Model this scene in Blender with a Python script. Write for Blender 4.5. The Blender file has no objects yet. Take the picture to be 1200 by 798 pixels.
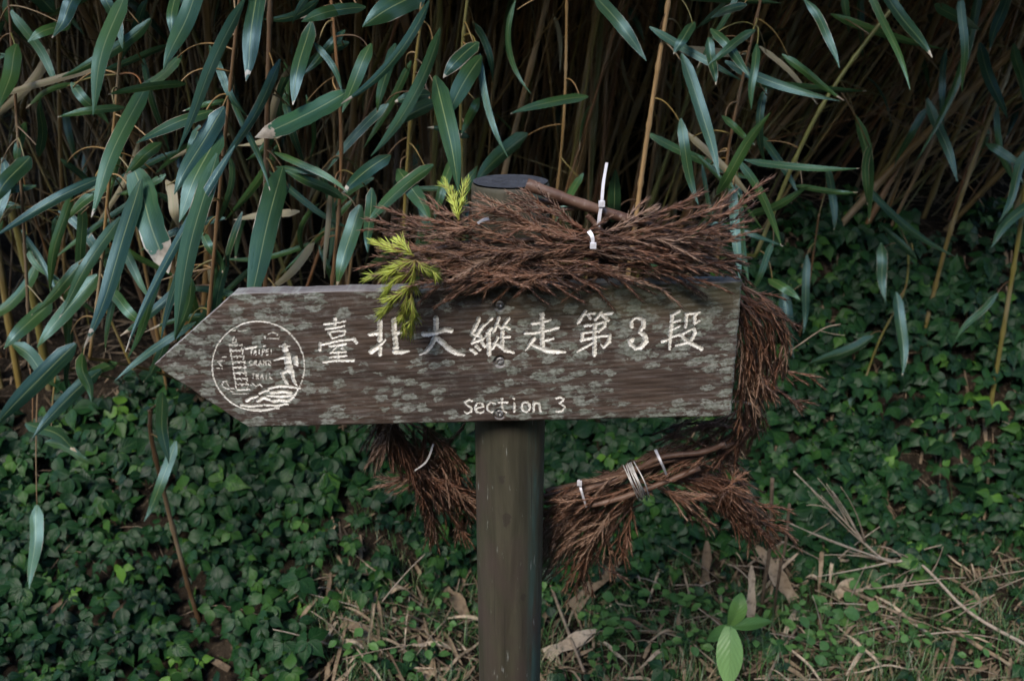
import bpy, math, random
import numpy as np
from mathutils import Vector, Matrix, Quaternion

R = random.Random(7)
NR = np.random.RandomState(11)
rad = math.radians
scene = bpy.context.scene
COL = scene.collection

# ------------------------------------------------------------------ camera
CAM = np.array([0.0, 0.0, 1.5]); PITCH = rad(21.5); FPX = 933.0
cd = bpy.data.cameras.new('camera'); cam = bpy.data.objects.new('camera', cd); COL.objects.link(cam)
cam.location = CAM; cam.rotation_euler = (rad(90) - PITCH, 0, 0)
cd.sensor_width = 36; cd.lens = 28.0; cd.clip_start = 0.02; cd.clip_end = 400
cd.dof.use_dof = True; cd.dof.focus_distance = 1.03; cd.dof.aperture_fstop = 6.3
scene.camera = cam

# ------------------------------------------------------------------ sky, sun, exposure
SUN_EL, SUN_AZ = 47, 208            # high, from behind the camera
w = bpy.data.worlds.new('World'); scene.world = w; w.use_nodes = True
nt = w.node_tree; nt.nodes.clear()
sky = nt.nodes.new('ShaderNodeTexSky'); sky.sky_type = 'NISHITA'; sky.sun_disc = False
sky.sun_elevation = rad(SUN_EL); sky.sun_rotation = rad(SUN_AZ)
sky.air_density = 1.0; sky.dust_density = 0.4; sky.ozone_density = 2.0
bg = nt.nodes.new('ShaderNodeBackground'); bg.inputs['Strength'].default_value = 0.10
wo = nt.nodes.new('ShaderNodeOutputWorld')
nt.links.new(sky.outputs[0], bg.inputs[0]); nt.links.new(bg.outputs[0], wo.inputs[0])
sd = bpy.data.lights.new('sun', 'SUN'); sd.energy = 1.0; sd.angle = rad(20); sd.color = (1.0, 0.91, 0.79)
sun = bpy.data.objects.new('sun', sd); COL.objects.link(sun)
az = rad(SUN_AZ); el = rad(SUN_EL)
sdir = Vector((math.sin(az) * math.cos(el), math.cos(az) * math.cos(el), math.sin(el)))
sun.rotation_euler = sdir.to_track_quat('Z', 'Y').to_euler(); sun.location = sdir * 20
scene.view_settings.view_transform = 'Standard'; scene.view_settings.look = 'None'
scene.view_settings.exposure = 2.2; scene.view_settings.gamma = 1.0
scene.view_settings.use_curve_mapping = False
scene.cycles.use_denoising = True; scene.cycles.use_adaptive_sampling = True; scene.cycles.adaptive_threshold = 0.02
scene.cycles.max_bounces = 4; scene.cycles.diffuse_bounces = 2; scene.cycles.glossy_bounces = 2; scene.cycles.transmission_bounces = 2
scene.cycles.caustics_reflective = False; scene.cycles.caustics_refractive = False

# ------------------------------------------------------------------ pixels to places
FWD = np.array([0, math.cos(PITCH), -math.sin(PITCH)]); UP = np.array([0, math.sin(PITCH), math.cos(PITCH)])
RIGHT = np.array([1.0, 0, 0])
def ray(px, py):
    return FWD + (px - 600.0) / FPX * RIGHT - (py - 399.0) / FPX * UP
def at(px, py, Y):
    d = ray(px, py); return CAM + d * (Y / d[1])
def ss(a, b, x):
    t = np.clip((np.asarray(x, float) - a) / (b - a), 0, 1); return t * t * (3 - 2 * t)
def hgt(x, y):
    """height of the ground: flat trail edge, an ivy covered bank, a shelf for the bamboo, a steep hillside"""
    x = np.asarray(x, float); y = np.asarray(y, float)
    k = ss(-0.45, 0.0, x); r = ss(0.25, 0.75, x)
    y0 = 1.38 + 0.42 * k + 0.08 * r
    y1 = 2.25 + 0.2 * k + 0.05 * r
    H = 0.46 + 0.02 * k + 0.38 * r
    z = H * ss(0, 1, np.clip((y - y0) / (y1 - y0), 0, 1)) * 0.55 + H * 0.45 * np.clip((y - y0) / (y1 - y0), 0, 1)
    z = z + 0.12 * np.clip(y - y1, 0, 1.0) + ss(4.3, 6.0, y) * 3.4 + ss(6, 9, y) * 1.0
    z = z + 0.018 * np.sin(x * 7 + 1) * np.sin(y * 6 + 2) + 0.012 * np.sin(x * 17 + y * 5) * np.cos(y * 13 - x * 4)
    return z
def hit(px, py):
    d = ray(px, py); s = 0.6; st = .06
    while s < 8:
        p = CAM + d * s
        if p[2] <= hgt(p[0], p[1]):
            if st < .003: break
            s -= st; st *= .25
        s += st
    return CAM + d * s
def topx(p):
    v = np.asarray(p, float) - CAM; z = v @ FWD
    return np.array([600 + FPX * (v @ RIGHT) / z, 399 - FPX * (v @ UP) / z])

# ------------------------------------------------------------------ materials
def new_mat(name):
    m = bpy.data.materials.new(name); m.use_nodes = True
    n = m.node_tree.nodes; b = n['Principled BSDF']; return m, m.node_tree, b
class G:
    """tiny node-graph helper"""
    def __init__(s, nt): s.t = nt
    def n(s, typ, ins=None, **props):
        x = s.t.nodes.new(typ)
        for k, v in props.items(): setattr(x, k, v)
        for k, v in (ins or {}).items(): s.put(x.inputs[k], v)
        return x
    def put(s, sock, v):
        if isinstance(v, bpy.types.NodeSocket): s.t.links.new(v, sock)
        else: sock.default_value = v
    def obj(s): return s.n('ShaderNodeTexCoord').outputs['Object']
    def uv(s): return s.n('ShaderNodeTexCoord').outputs['UV']
    def sep(s, v): return s.n('ShaderNodeSeparateXYZ', {0: v}).outputs
    def rnd(s): return s.n('ShaderNodeObjectInfo').outputs['Random']
    def map(s, v, scale=(1, 1, 1), loc=(0, 0, 0)):
        return s.n('ShaderNodeMapping', {'Vector': v, 'Scale': scale, 'Location': loc}).outputs[0]
    def noise(s, v, scale, detail=4, rough=.55, dist=0):
        return s.n('ShaderNodeTexNoise', {'Vector': v, 'Scale': scale, 'Detail': detail, 'Roughness': rough, 'Distortion': dist}).outputs[0]
    def ramp(s, v, stops, interp='LINEAR'):
        r = s.n('ShaderNodeValToRGB', {0: v}); e = r.color_ramp.elements; r.color_ramp.interpolation = interp
        while len(e) > 1: e.remove(e[0])
        e[0].position = stops[0][0]; e[0].color = c4(stops[0][1])
        for p, c in stops[1:]:
            q = e.new(p); q.color = c4(c)
        return r.outputs[0]
    def mix(s, f, a, b, mode='MIX'):
        x = s.n('ShaderNodeMix', data_type='RGBA', blend_type=mode)
        s.put(x.inputs[0], f); s.put(x.inputs[6], c4(a) if isinstance(a, tuple) else a); s.put(x.inputs[7], c4(b) if isinstance(b, tuple) else b)
        return x.outputs[2]
    def m(s, op, a, b=0.0, c=0.0):
        x = s.n('ShaderNodeMath', operation=op); s.put(x.inputs[0], a); s.put(x.inputs[1], b); s.put(x.inputs[2], c); return x.outputs[0]
    def bump(s, h, strength=.3, dist=.001):
        return s.n('ShaderNodeBump', {'Height': h, 'Strength': strength, 'Distance': dist}).outputs[0]
    def add3(s, v, f):   # shift a vector by a value (per-object variation)
        c = s.n('ShaderNodeCombineXYZ', {0: f, 1: f, 2: f}).outputs[0]
        return s.n('ShaderNodeVectorMath', {0: v, 1: c}, operation='ADD').outputs[0]
def c4(c):
    if isinstance(c, (int, float)): return (c, c, c, 1)
    return (c[0], c[1], c[2], 1)
def spec(b, v): b.inputs['Specular IOR Level'].default_value = v

M = {}
def mat_bamboo_leaf(name, dark, light, tip=.93, trans=.25, rough=.34):
    m, t, b = new_mat(name); g = G(t)
    uv = g.sep(g.uv()); o = g.obj(); r = g.rnd()
    o2 = g.add3(o, g.m('MULTIPLY', r, 37.0))
    nz = g.noise(o2, 14, 3)
    mixf = g.m('MULTIPLY_ADD', g.m('SUBTRACT', nz, .5), 1.2, r)
    col = g.ramp(mixf, [(0, dark), (.55, tuple((a + c) / 2 for a, c in zip(dark, light))), (1, light)])
    # veins: fine parallel stripes and a pale midrib
    ac = g.m('ABSOLUTE', g.m('SUBTRACT', uv[0], .5))
    st = g.m('SINE', g.m('MULTIPLY', uv[0], 120.0))
    stn = g.noise(g.n('ShaderNodeCombineXYZ', {0: g.m('MULTIPLY', uv[0], 26.0), 1: g.m('MULTIPLY', uv[1], 2.2), 2: g.m('MULTIPLY', r, 50.0)}).outputs[0], 1, 3)
    col = g.mix(g.m('MULTIPLY', g.ramp(stn, [(.5, 0), (.68, 1)]), .4), col, (.07, .12, .04))
    col = g.mix(g.m('MULTIPLY_ADD', st, .09, .09), col, (.09, .14, .06))
    mid = g.m('LESS_THAN', ac, .022)
    col = g.mix(g.m('MULTIPLY', mid, .65), col, (.2, .24, .1))
    # dry tips and scorched margins, ragged
    n2 = g.noise(o2, 60, 4)
    e1 = g.m('GREATER_THAN', g.m('ADD', uv[1], g.m('MULTIPLY', g.m('SUBTRACT', n2, .5), .34)), g.m('ADD', tip - .03, g.m('MULTIPLY', g.m('FRACT', g.m('MULTIPLY', r, 7.0)), .26)))
    e2 = g.m('GREATER_THAN', g.m('ADD', ac, g.m('MULTIPLY', g.m('SUBTRACT', g.noise(o2, 9, 2), .5), .25)), .505)
    dry = g.m('MAXIMUM', e1, e2)
    dcol = g.ramp(n2, [(.3, (.12, .085, .05)), (.5, (.33, .27, .19)), (.7, (.45, .39, .31))])
    col = g.mix(dry, col, dcol)
    g.put(b.inputs['Base Color'], col)
    g.put(b.inputs['Roughness'], g.m('ADD', g.m('MULTIPLY_ADD', g.noise(o2, 22, 3), .25, rough - .14), g.m('MULTIPLY', stn, .14)))
    spec(b, .6); b.inputs['Specular Tint'].default_value = (.5, .8, 1.0, 1)  # blue tint puts the sky's reflection into the leaf sheen
    h = g.m('ADD', g.m('MULTIPLY', st, .3), g.m('MULTIPLY', g.noise(o2, 30, 2), 2.5))
    g.put(b.inputs['Normal'], g.bump(h, .25, .0008))
    tr = g.n('ShaderNodeBsdfTranslucent', {'Color': col})
    mx = g.n('ShaderNodeMixShader', {0: trans * .6, 1: b.outputs[0], 2: tr.outputs[0]})
    t.links.new(mx.outputs[0], t.nodes['Material Output'].inputs[0])
    M[name] = m
mat_bamboo_leaf('bamboo_leaf', (.005, .028, .017), (.034, .082, .016), rough=.28)
mat_bamboo_leaf('bamboo_leaf_scorched', (.012, .05, .02), (.03, .09, .022), tip=.74)
mat_bamboo_leaf('bamboo_leaf_dry', (.16, .12, .07), (.3, .24, .15), rough=.6)

def mat_ivy(name, dark, light, young):
    m, t, b = new_mat(name); g = G(t)
    uv = g.sep(g.uv()); o = g.obj(); r = g.rnd()
    nz = g.noise(g.add3(o, g.m('MULTIPLY', r, 19.0)), 9, 3)
    # the second coordinate set carries a value per leaf
    lv = g.sep(g.n('ShaderNodeUVMap', uv_map='leaf').outputs[0])
    f = g.m('ADD', lv[0], g.m('MULTIPLY', g.m('SUBTRACT', nz, .5), .9))
    col = g.ramp(f, [(.0, dark), (.6, light), (.9, tuple(.5 * (a + c) for a, c in zip(light, young))), (1.0, young)])
    ac = g.m('ABSOLUTE', g.m('SUBTRACT', uv[0], .5))
    mid = g.m('LESS_THAN', ac, .025)
    vein = g.m('GREATER_THAN', g.m('SINE', g.m('MULTIPLY', g.m('SUBTRACT', uv[1], g.m('MULTIPLY', ac, .8)), 44.0)), .9)
    col = g.mix(g.m('MULTIPLY', g.m('MAXIMUM', mid, vein), .3), col, (.08, .14, .06))
    g.put(b.inputs['Base Color'], col)
    b.inputs['Roughness'].default_value = .36; spec(b, .16)
    hh = g.m('SINE', g.m('MULTIPLY', g.m('SUBTRACT', uv[1], g.m('MULTIPLY', ac, .8)), 44.0))
    g.put(b.inputs['Normal'], g.bump(hh, .3, .0008))
    tr = g.n('ShaderNodeBsdfTranslucent', {'Color': col})
    mx = g.n('ShaderNodeMixShader', {0: .15, 1: b.outputs[0], 2: tr.outputs[0]})
    t.links.new(mx.outputs[0], t.nodes['Material Output'].inputs[0])
    M[name] = m
mat_ivy('ivy', (.0025, .016, .008), (.010, .043, .011), (.07, .16, .022))
mat_ivy('herb', (.03, .085, .03), (.06, .14, .04), (.1, .2, .05))
mat_ivy('seedling', (.09, .18, .06), (.15, .27, .1), (.2, .33, .14))

def mat_culm():
    m, t, b = new_mat('culm'); g = G(t)
    o = g.obj(); r = g.rnd(); uv = g.sep(g.uv())
    col = g.ramp(r, [(0, (.05, .027, .012)), (.25, (.12, .066, .026)), (.45, (.2, .12, .04)), (.6, (.17, .125, .03)), (.75, (.1, .105, .025)), (.88, (.17, .068, .024)), (1, (.3, .2, .09))])
    o2 = g.add3(o, g.m('MULTIPLY', r, 51.0))
    st = g.noise(g.map(o2, (160, 160, 5)), 1, 3)
    col = g.mix(g.m('MULTIPLY', g.ramp(st, [(.45, 0), (.7, 1)]), .5), col, (.045, .03, .02))
    big = g.noise(g.map(o2, (3, 3, 5)), 1, 2)
    col = g.mix(g.m('MULTIPLY', g.ramp(big, [(.5, 0), (.65, 1)]), .55), col, (.2, .165, .11))
    g.put(b.inputs['Base Color'], col); b.inputs['Roughness'].default_value = .5; spec(b, .35)
    g.put(b.inputs['Normal'], g.bump(st, .25, .0006)); M['culm'] = m
mat_culm()
def mat_dry(name, a, c, e, rough=.75):
    m, t, b = new_mat(name); g = G(t)
    o = g.obj(); r = g.rnd(); o2 = g.add3(o, g.m('MULTIPLY', r, 23.0))
    n1 = g.noise(o2, 18, 4); n2 = g.noise(g.map(o2, (1, 1, 1)), 90, 4)
    f = g.m('ADD', g.m('MULTIPLY', r, .5), g.m('MULTIPLY', n1, .5))
    col = g.ramp(f, [(.25, a), (.5, c), (.75, e)])
    col = g.mix(g.m('MULTIPLY', g.ramp(n2, [(.5, 0), (.68, 1)]), .6), col, tuple(x * .4 for x in a))
    uvs = g.sep(g.uv()); st = g.m('SINE', g.m('MULTIPLY', uvs[0], 75.0))
    g.put(b.inputs['Base Color'], col); b.inputs['Roughness'].default_value = rough; spec(b, .25)
    g.put(b.inputs['Normal'], g.bump(g.m('ADD', n2, g.m('MULTIPLY', st, .2)), .4, .001)); M[name] = m
mat_dry('dry_leaf', (.07, .048, .03), (.19, .14, .09), (.38, .31, .23))
mat_dry('dry_stick', (.06, .042, .028), (.13, .095, .065), (.22, .175, .13))
mat_dry('dead_branch', (.2, .155, .12), (.27, .22, .175), (.33, .28, .23))

def mat_cedar():
    m, t, b = new_mat('cedar_dry'); g = G(t)
    o = g.obj(); r = g.rnd(); uv = g.sep(g.uv()); o2 = g.add3(o, g.m('MULTIPLY', r, 29.0))
    n1 = g.noise(o2, 16, 3)
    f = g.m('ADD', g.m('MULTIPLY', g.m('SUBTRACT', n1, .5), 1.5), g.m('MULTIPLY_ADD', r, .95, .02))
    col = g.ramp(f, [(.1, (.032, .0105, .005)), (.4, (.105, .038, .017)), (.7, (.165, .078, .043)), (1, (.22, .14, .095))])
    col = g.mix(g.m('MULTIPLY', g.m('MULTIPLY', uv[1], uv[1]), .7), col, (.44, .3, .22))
    g.put(b.inputs['Base Color'], col); b.inputs['Roughness'].default_value = .55; spec(b, .4); M['cedar_dry'] = m
    m, t, b = new_mat('cedar_green'); g = G(t)
    uv = g.sep(g.uv()); n1 = g.noise(g.obj(), 22, 3)
    f = g.m('ADD', uv[1], g.m('MULTIPLY', g.m('SUBTRACT', n1, .5), .9))
    col = g.ramp(f, [(0, (.15, .09, .025)), (.3, (.24, .27, .04)), (.7, (.4, .48, .07)), (1, (.55, .62, .13))])
    g.put(b.inputs['Base Color'], col); b.inputs['Roughness'].default_value = .5
    M['cedar_green'] = m
    m, t, b = new_mat('cedar_bark'); g = G(t)
    o = g.obj(); n1 = g.noise(o, 40, 4); n2 = g.noise(o, 150, 3)
    col = g.ramp(n1, [(.3, (.05, .024, .015)), (.5, (.095, .05, .032)), (.7, (.15, .092, .064))])
    col = g.mix(g.m('MULTIPLY', g.ramp(n2, [(.6, 0), (.7, 1)]), .6), col, (.27, .2, .16))
    g.put(b.inputs['Base Color'], col); b.inputs['Roughness'].default_value = .55; spec(b, .4)
    g.put(b.inputs['Normal'], g.bump(n1, .4, .002)); M['cedar_bark'] = m
mat_cedar()
def mat_plain(name, c, rough, metal=0.0, nscale=40, amt=.35, dirt=(.1, .09, .08)):
    m, t, b = new_mat(name); g = G(t)
    n1 = g.noise(g.obj(), nscale, 4)
    g.put(b.inputs['Base Color'], g.mix(g.m('MULTIPLY', g.ramp(n1, [(.45, 0), (.7, 1)]), amt), c, dirt))
    b.inputs['Roughness'].default_value = rough; b.inputs['Metallic'].default_value = metal; M[name] = m
mat_plain('nylon', (.62, .6, .62), .4, nscale=120)
mat_plain('string', (.5, .47, .44), .8, nscale=200)
mat_plain('steel', (.33, .32, .31), .45, .7, 300, .7, (.06, .045, .04))

def mat_board():
    m, t, b = new_mat('board_wood'); g = G(t)
    o = g.obj(); xyz = g.sep(o)
    gr = g.noise(g.map(o, (7, 30, 105)), 1, 6, .7, 1.1)
    gr2 = g.noise(g.map(o, (18, 60, 520)), 1, 4, .6)
    big = g.noise(g.map(o, (7, 6, 20)), 1, 4)
    col = g.ramp(gr, [(.25, (.022, .014, .0095)), (.45, (.05, .033, .023)), (.6, (.078, .053, .038)), (.78, (.12, .088, .066))])
    col = g.mix(g.m('MULTIPLY', g.ramp(big, [(.4, 0), (.66, 1)]), .6), col, (.026, .018, .015))
    col = g.mix(g.m('MULTIPLY', g.ramp(gr2, [(.55, 0), (.72, 1)]), .45), col, (.2, .17, .16))
    # lichen rosettes: flattened cells, denser at the two ends, thin in a worn dark patch
    wob = g.noise(g.map(o, (90, 1, 130)), 1, 3)
    dv = g.n('ShaderNodeVectorMath', {0: g.map(o, (54, 1, 112)), 1: g.n('ShaderNodeCombineXYZ', {0: g.m('MULTIPLY', wob, 1.3), 1: 0.0, 2: g.m('MULTIPLY', wob, 1.3)}).outputs[0]}, operation='ADD').outputs[0]
    vo = g.n('ShaderNodeTexVoronoi', {'Vector': dv, 'Scale': 1.0, 'Randomness': .95}, feature='SMOOTH_F1')
    vo.inputs['Smoothness'].default_value = .3
    cellr = g.sep(vo.outputs['Color'])[0]
    dens = g.ramp(g.m('MULTIPLY_ADD', xyz[0], 1.25, .55), [(0, .85), (.18, .66), (.36, .36), (.55, .45), (.75, .92), (1, 1.0)])
    dens = g.m('ADD', dens, g.m('MULTIPLY', g.m('SUBTRACT', g.noise(g.map(o, (9, 1, 18), (3, 0, 1)), 1, 3), .5), 1.5))
    dens = g.m('ADD', dens, g.ramp(g.m('MULTIPLY_ADD', xyz[2], 5.2, .5), [(0, .12), (.25, 0.0), (.7, 0.0), (1, .2)]))
    hole = g.n('ShaderNodeVectorMath', {0: g.map(o, (9, 0, 17), (-1.75, 0, .55)), 1: (0, 0, 0)}, operation='DISTANCE').outputs['Value']
    dens = g.m('SUBTRACT', dens, g.ramp(hole, [(.3, .75), (1.0, 0.0)]))
    keep = g.ramp(g.m('SUBTRACT', dens, cellr), [(0, 0), (.12, 1)])
    rim = g.m('MULTIPLY_ADD', g.noise(g.map(o, (170, 1, 330)), 1, 4, .65), .8, .2)
    blob = g.m('MULTIPLY', keep, g.ramp(g.m('SUBTRACT', rim, vo.outputs['Distance']), [(0, 0), (.13, 1)]))
    n3 = g.noise(g.map(o, (200, 1, 300)), 1, 4)
    lc = g.ramp(n3, [(.3, (.12, .125, .1)), (.5, (.21, .22, .185)), (.7, (.3, .31, .275))])
    lc = g.mix(g.m('MULTIPLY', cellr, .5), lc, (.12, .17, .115))
    col = g.mix(g.m('MULTIPLY', blob, g.ramp(n3, [(.3, .2), (.55, .72)])), col, lc)
    # fine pale crust
    cr = g.noise(g.map(o, (55, 1, 150)), 1, 6, .7)
    col = g.mix(g.m('MULTIPLY', g.ramp(cr, [(.5, 0), (.68, 1)]), g.m('MULTIPLY', dens, .75)), col, (.19, .19, .165))
    # mossy, yellowish stain along the upper right edge
    top = g.ramp(g.m('MULTIPLY_ADD', xyz[2], 5.2, .5), [(.72, 0), (1, 1)])
    rt = g.ramp(g.m('MULTIPLY_ADD', xyz[0], 1.25, .5), [(.42, 0), (.7, 1)])
    col = g.mix(g.m('MULTIPLY', g.m('MULTIPLY', top, rt), g.m('MULTIPLY', g.noise(g.map(o, (14, 1, 40)), 1, 3), .9)), col, (.1, .105, .05))
    # sun-bleached top edge and arrises
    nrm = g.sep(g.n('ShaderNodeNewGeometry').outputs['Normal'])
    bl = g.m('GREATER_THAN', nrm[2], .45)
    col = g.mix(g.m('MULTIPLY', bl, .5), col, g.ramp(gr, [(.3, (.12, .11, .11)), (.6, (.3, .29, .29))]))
    # thin scratches
    sc = g.noise(g.map(o, (70, 1, 7)), 1, 2, .5, 1.5)
    col = g.mix(g.m('MULTIPLY', g.ramp(sc, [(.495, 0), (.5, 1), (.505, 0)]), .12), col, (.22, .2, .19))
    g.put(b.inputs['Base Color'], col); b.inputs['Roughness'].default_value = .72; spec(b, .3)
    h = g.m('ADD', g.m('MULTIPLY', gr, .6), g.m('ADD', g.m('MULTIPLY', gr2, .5), g.m('MULTIPLY', blob, .35)))
    g.put(b.inputs['Normal'], g.bump(h, .55, .0015)); M['board_wood'] = m
    # worn white paint in the carved strokes
    m, t, b = new_mat('letter_paint'); g = G(t); o = g.obj()
    n1 = g.noise(g.map(o, (420, 1, 520)), 1, 4, .65); n2 = g.noise(g.map(o, (90, 1, 300)), 1, 3)
    col = g.ramp(n2, [(.3, (.4, .375, .315)), (.6, (.68, .65, .58))])
    col = g.mix(g.ramp(n1, [(.55, 0), (.64, .85)]), col, (.1, .082, .066))
    g.put(b.inputs['Base Color'], col); b.inputs['Roughness'].default_value = .6
    g.put(b.inputs['Normal'], g.bump(n1, .5, .001)); M['letter_paint'] = m
    # round post
    m, t, b = new_mat('post_wood'); g = G(t); o = g.obj(); xyz = g.sep(o)
    gr = g.noise(g.map(o, (60, 60, 5)), 1, 6, .65, .5)
    big = g.noise(g.map(o, (18, 18, 9)), 1, 5)
    col = g.ramp(gr, [(.25, (.022, .02, .012)), (.5, (.042, .038, .023)), (.75, (.07, .062, .04))])
    col = g.mix(g.m('MULTIPLY', g.ramp(big, [(.45, 0), (.68, 1)]), .7), col, (.052, .036, .03))
    alg = g.m('MULTIPLY', g.ramp(g.m('MULTIPLY_ADD', xyz[0], 10.0, .5), [(.72, 0), (.85, 1), (.95, .3)]), g.ramp(g.noise(g.map(o, (60, 60, 6)), 1, 4), [(.42, 0), (.6, 1)]))
    col = g.mix(g.m('MULTIPLY', alg, .65), col, (.04, .1, .085))
    cr = g.noise(g.map(o, (170, 170, 26)), 1, 4)
    col = g.mix(g.m('MULTIPLY', g.ramp(cr, [(.66, 0), (.74, 1)]), .7), col, (.26, .27, .25))
    hi = g.ramp(xyz[2], [(1.16 / 2, 0), (1.3 / 2, 1)])
    ck = g.noise(g.map(o, (130, 130, 2.0)), 1, 3)
    ckm = g.ramp(ck, [(.3, 1), (.34, 0)])
    col = g.mix(g.m('MULTIPLY', ckm, .8), col, (.014, .012, .01))
    for kx, kz, sx, sz in ((-.012, .905, 70, 48), (-.006, .842, 60, 30), (.02, .70, 90, 50)):
        kd = g.n('ShaderNodeVectorMath', {0: g.map(o, (sx, 0, sz), (-kx * sx, 0, -kz * sz)), 1: (0, 0, 0)}, operation='DISTANCE').outputs['Value']
        col = g.mix(g.m('MULTIPLY', g.ramp(g.m('ADD', kd, g.m('MULTIPLY', g.noise(o, 60, 5, .7), 1.3)), [(.95, 1), (1.7, 0)]), .5), col, (.022, .015, .013))
    g.put(b.inputs['Base Color'], col); b.inputs['Roughness'].default_value = .7; spec(b, .3)
    g.put(b.inputs['Normal'], g.bump(g.m('SUBTRACT', gr, g.m('MULTIPLY', ckm, .8)), .5, .002)); M['post_wood'] = m
    m, t, b = new_mat('post_end'); g = G(t); o = g.obj()
    rr = g.n('ShaderNodeVectorMath', {0: g.map(o, (1, 1, 0)), 1: (0, 0, 0)}, operation='DISTANCE').outputs['Value']
    rings = g.m('SINE', g.m('ADD', g.m('MULTIPLY', rr, 1500.0), g.m('MULTIPLY', g.noise(o, 60, 3), 9.0)))
    n1 = g.noise(o, 80, 4)
    col = g.mix(g.m('MULTIPLY_ADD', rings, .25, .25), g.ramp(n1, [(.3, (.022, .024, .03)), (.7, (.06, .064, .075))]), (.02, .02, .024))
    g.put(b.inputs['Base Color'], col); b.inputs['Roughness'].default_value = .6
    g.put(b.inputs['Normal'], g.bump(g.m('ADD', n1, g.m('MULTIPLY', rings, .2)), .5, .002)); M['post_end'] = m
mat_board()
def mat_soil():
    m, t, b = new_mat('soil'); g = G(t); o = g.obj()
    n1 = g.noise(o, 9, 6); n2 = g.noise(o, 70, 4)
    col = g.ramp(n1, [(.3, (.008, .006, .004)), (.5, (.016, .012, .008)), (.7, (.03, .023, .016))])
    col = g.mix(g.m('MULTIPLY', g.ramp(n2, [(.55, 0), (.7, 1)]), .6), col, (.12, .09, .06))
    g.put(b.inputs['Base Color'], col); b.inputs['Roughness'].default_value = .95; spec(b, .1)
    g.put(b.inputs['Normal'], g.bump(g.m('ADD', n1, n2), .8, .02)); M['soil'] = m
mat_soil()
def mat_grass():
    m, t, b = new_mat('grass'); g = G(t)
    lv = g.sep(g.n('ShaderNodeUVMap', uv_map='leaf').outputs[0])
    col = g.ramp(lv[0], [(0, (.015, .05, .014)), (.75, (.045, .11, .025)), (.9, (.1, .11, .045)), (1, (.24, .19, .11))])
    g.put(b.inputs['Base Color'], col); b.inputs['Roughness'].default_value = .5; M['grass'] = m
mat_grass()

# ------------------------------------------------------------------ mesh helpers
class MB:
    def __init__(s): s.V = []; s.F3 = []; s.F4 = []; s.UV = []; s.LV = []; s.n = 0
    def add(s, V, F4=None, F3=None, UV=None, leaf=0.0):
        V = np.asarray(V, float).reshape(-1, 3); k = len(V)
        s.V.append(V)
        if F4 is not None and len(F4): s.F4.append(np.asarray(F4, int).reshape(-1, 4) + s.n)
        if F3 is not None and len(F3): s.F3.append(np.asarray(F3, int).reshape(-1, 3) + s.n)
        s.UV.append(np.zeros((k, 2)) if UV is None else np.asarray(UV, float).reshape(-1, 2))
        lv = np.zeros((k, 2)); lv[:, 0] = leaf; s.LV.append(lv); s.n += k
    def mesh(s, name, org=(0, 0, 0), smooth=True):
        V = np.vstack(s.V) - np.asarray(org, float)
        F4 = np.vstack(s.F4) if s.F4 else np.zeros((0, 4), int); F3 = np.vstack(s.F3) if s.F3 else np.zeros((0, 3), int)
        me = bpy.data.meshes.new(name); nl = F4.size + F3.size; nf = len(F4) + len(F3)
        me.vertices.add(len(V)); me.vertices.foreach_set('co', V.astype(np.float32).ravel())
        li = np.concatenate([F4.ravel(), F3.ravel()]).astype(np.int32)
        me.loops.add(nl); me.loops.foreach_set('vertex_index', li)
        tot = np.concatenate([np.full(len(F4), 4), np.full(len(F3), 3)]); st = np.concatenate([[0], np.cumsum(tot)[:-1]])
        me.polygons.add(nf); me.polygons.foreach_set('loop_start', st.astype(np.int32))
        me.polygons.foreach_set('use_smooth', np.full(nf, smooth))
        for nm, A in (('UVMap', s.UV), ('leaf', s.LV)):
            U = np.vstack(A)[li]; l = me.uv_layers.new(name=nm); l.data.foreach_set('uv', U.astype(np.float32).ravel())
        me.update(calc_edges=True); me.validate(); return me
def tag(o, label=None, cat=None, group=None, kind=None):
    if label: o['label'] = label
    if cat: o['category'] = cat
    if group: o['group'] = group
    if kind: o['kind'] = kind
    return o
def empty(name, loc, label=None, cat=None, group=None):
    o = bpy.data.objects.new(name, None); COL.objects.link(o); o.location = loc; o.empty_display_size = .05
    o['_w'] = 0; del o['_w']
    return tag(o, label, cat, group)
def link(name, me, mat, parent=None, loc=(0, 0, 0), kind=None):
    o = bpy.data.objects.new(name, me); COL.objects.link(o); o.location = loc
    if parent is not None: o.parent = parent
    if mat is not None and not me.materials:
        for q in (mat if isinstance(mat, (list, tuple)) else [mat]): me.materials.append(M[q])
    if kind: o['kind'] = kind
    return o
def part(mb, name, mat, parent, origin=None, smooth=True, kind=None):
    """world-space shapes become a child mesh whose origin sits at its own middle"""
    pl = np.array(world_loc(parent)) if parent is not None else np.zeros(3)
    V = np.vstack(mb.V); org = np.asarray(origin) if origin is not None else V.mean(0)
    return link(name, mb.mesh(name, org, smooth), mat, parent, tuple(org - pl), kind)
def world_loc(o):
    v = Vector(o.location)
    while o.parent is not None: o = o.parent; v = v + Vector(o.location)
    return v
def nrm(v):
    v = np.asarray(v, float); n = np.linalg.norm(v, axis=-1, keepdims=True); return v / np.maximum(n, 1e-9)
def bez(a, b, c, n):
    t = np.linspace(0, 1, n)[:, None]; return (1 - t) ** 2 * np.asarray(a) + 2 * t * (1 - t) * np.asarray(b) + t * t * np.asarray(c)
def crom(P, n):
    P = np.asarray(P, float); P = np.vstack([2 * P[0] - P[1], P, 2 * P[-1] - P[-2]]); k = len(P) - 3; out = []
    for q in np.linspace(0, k - 1e-6, n):
        i = int(q); t = q - i; a, b, c, d = P[i:i + 4]
        out.append(.5 * ((2 * b) + (c - a) * t + (2 * a - 5 * b + 4 * c - d) * t * t + (3 * b - a - 3 * c + d) * t ** 3))
    return np.array(out)
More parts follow.
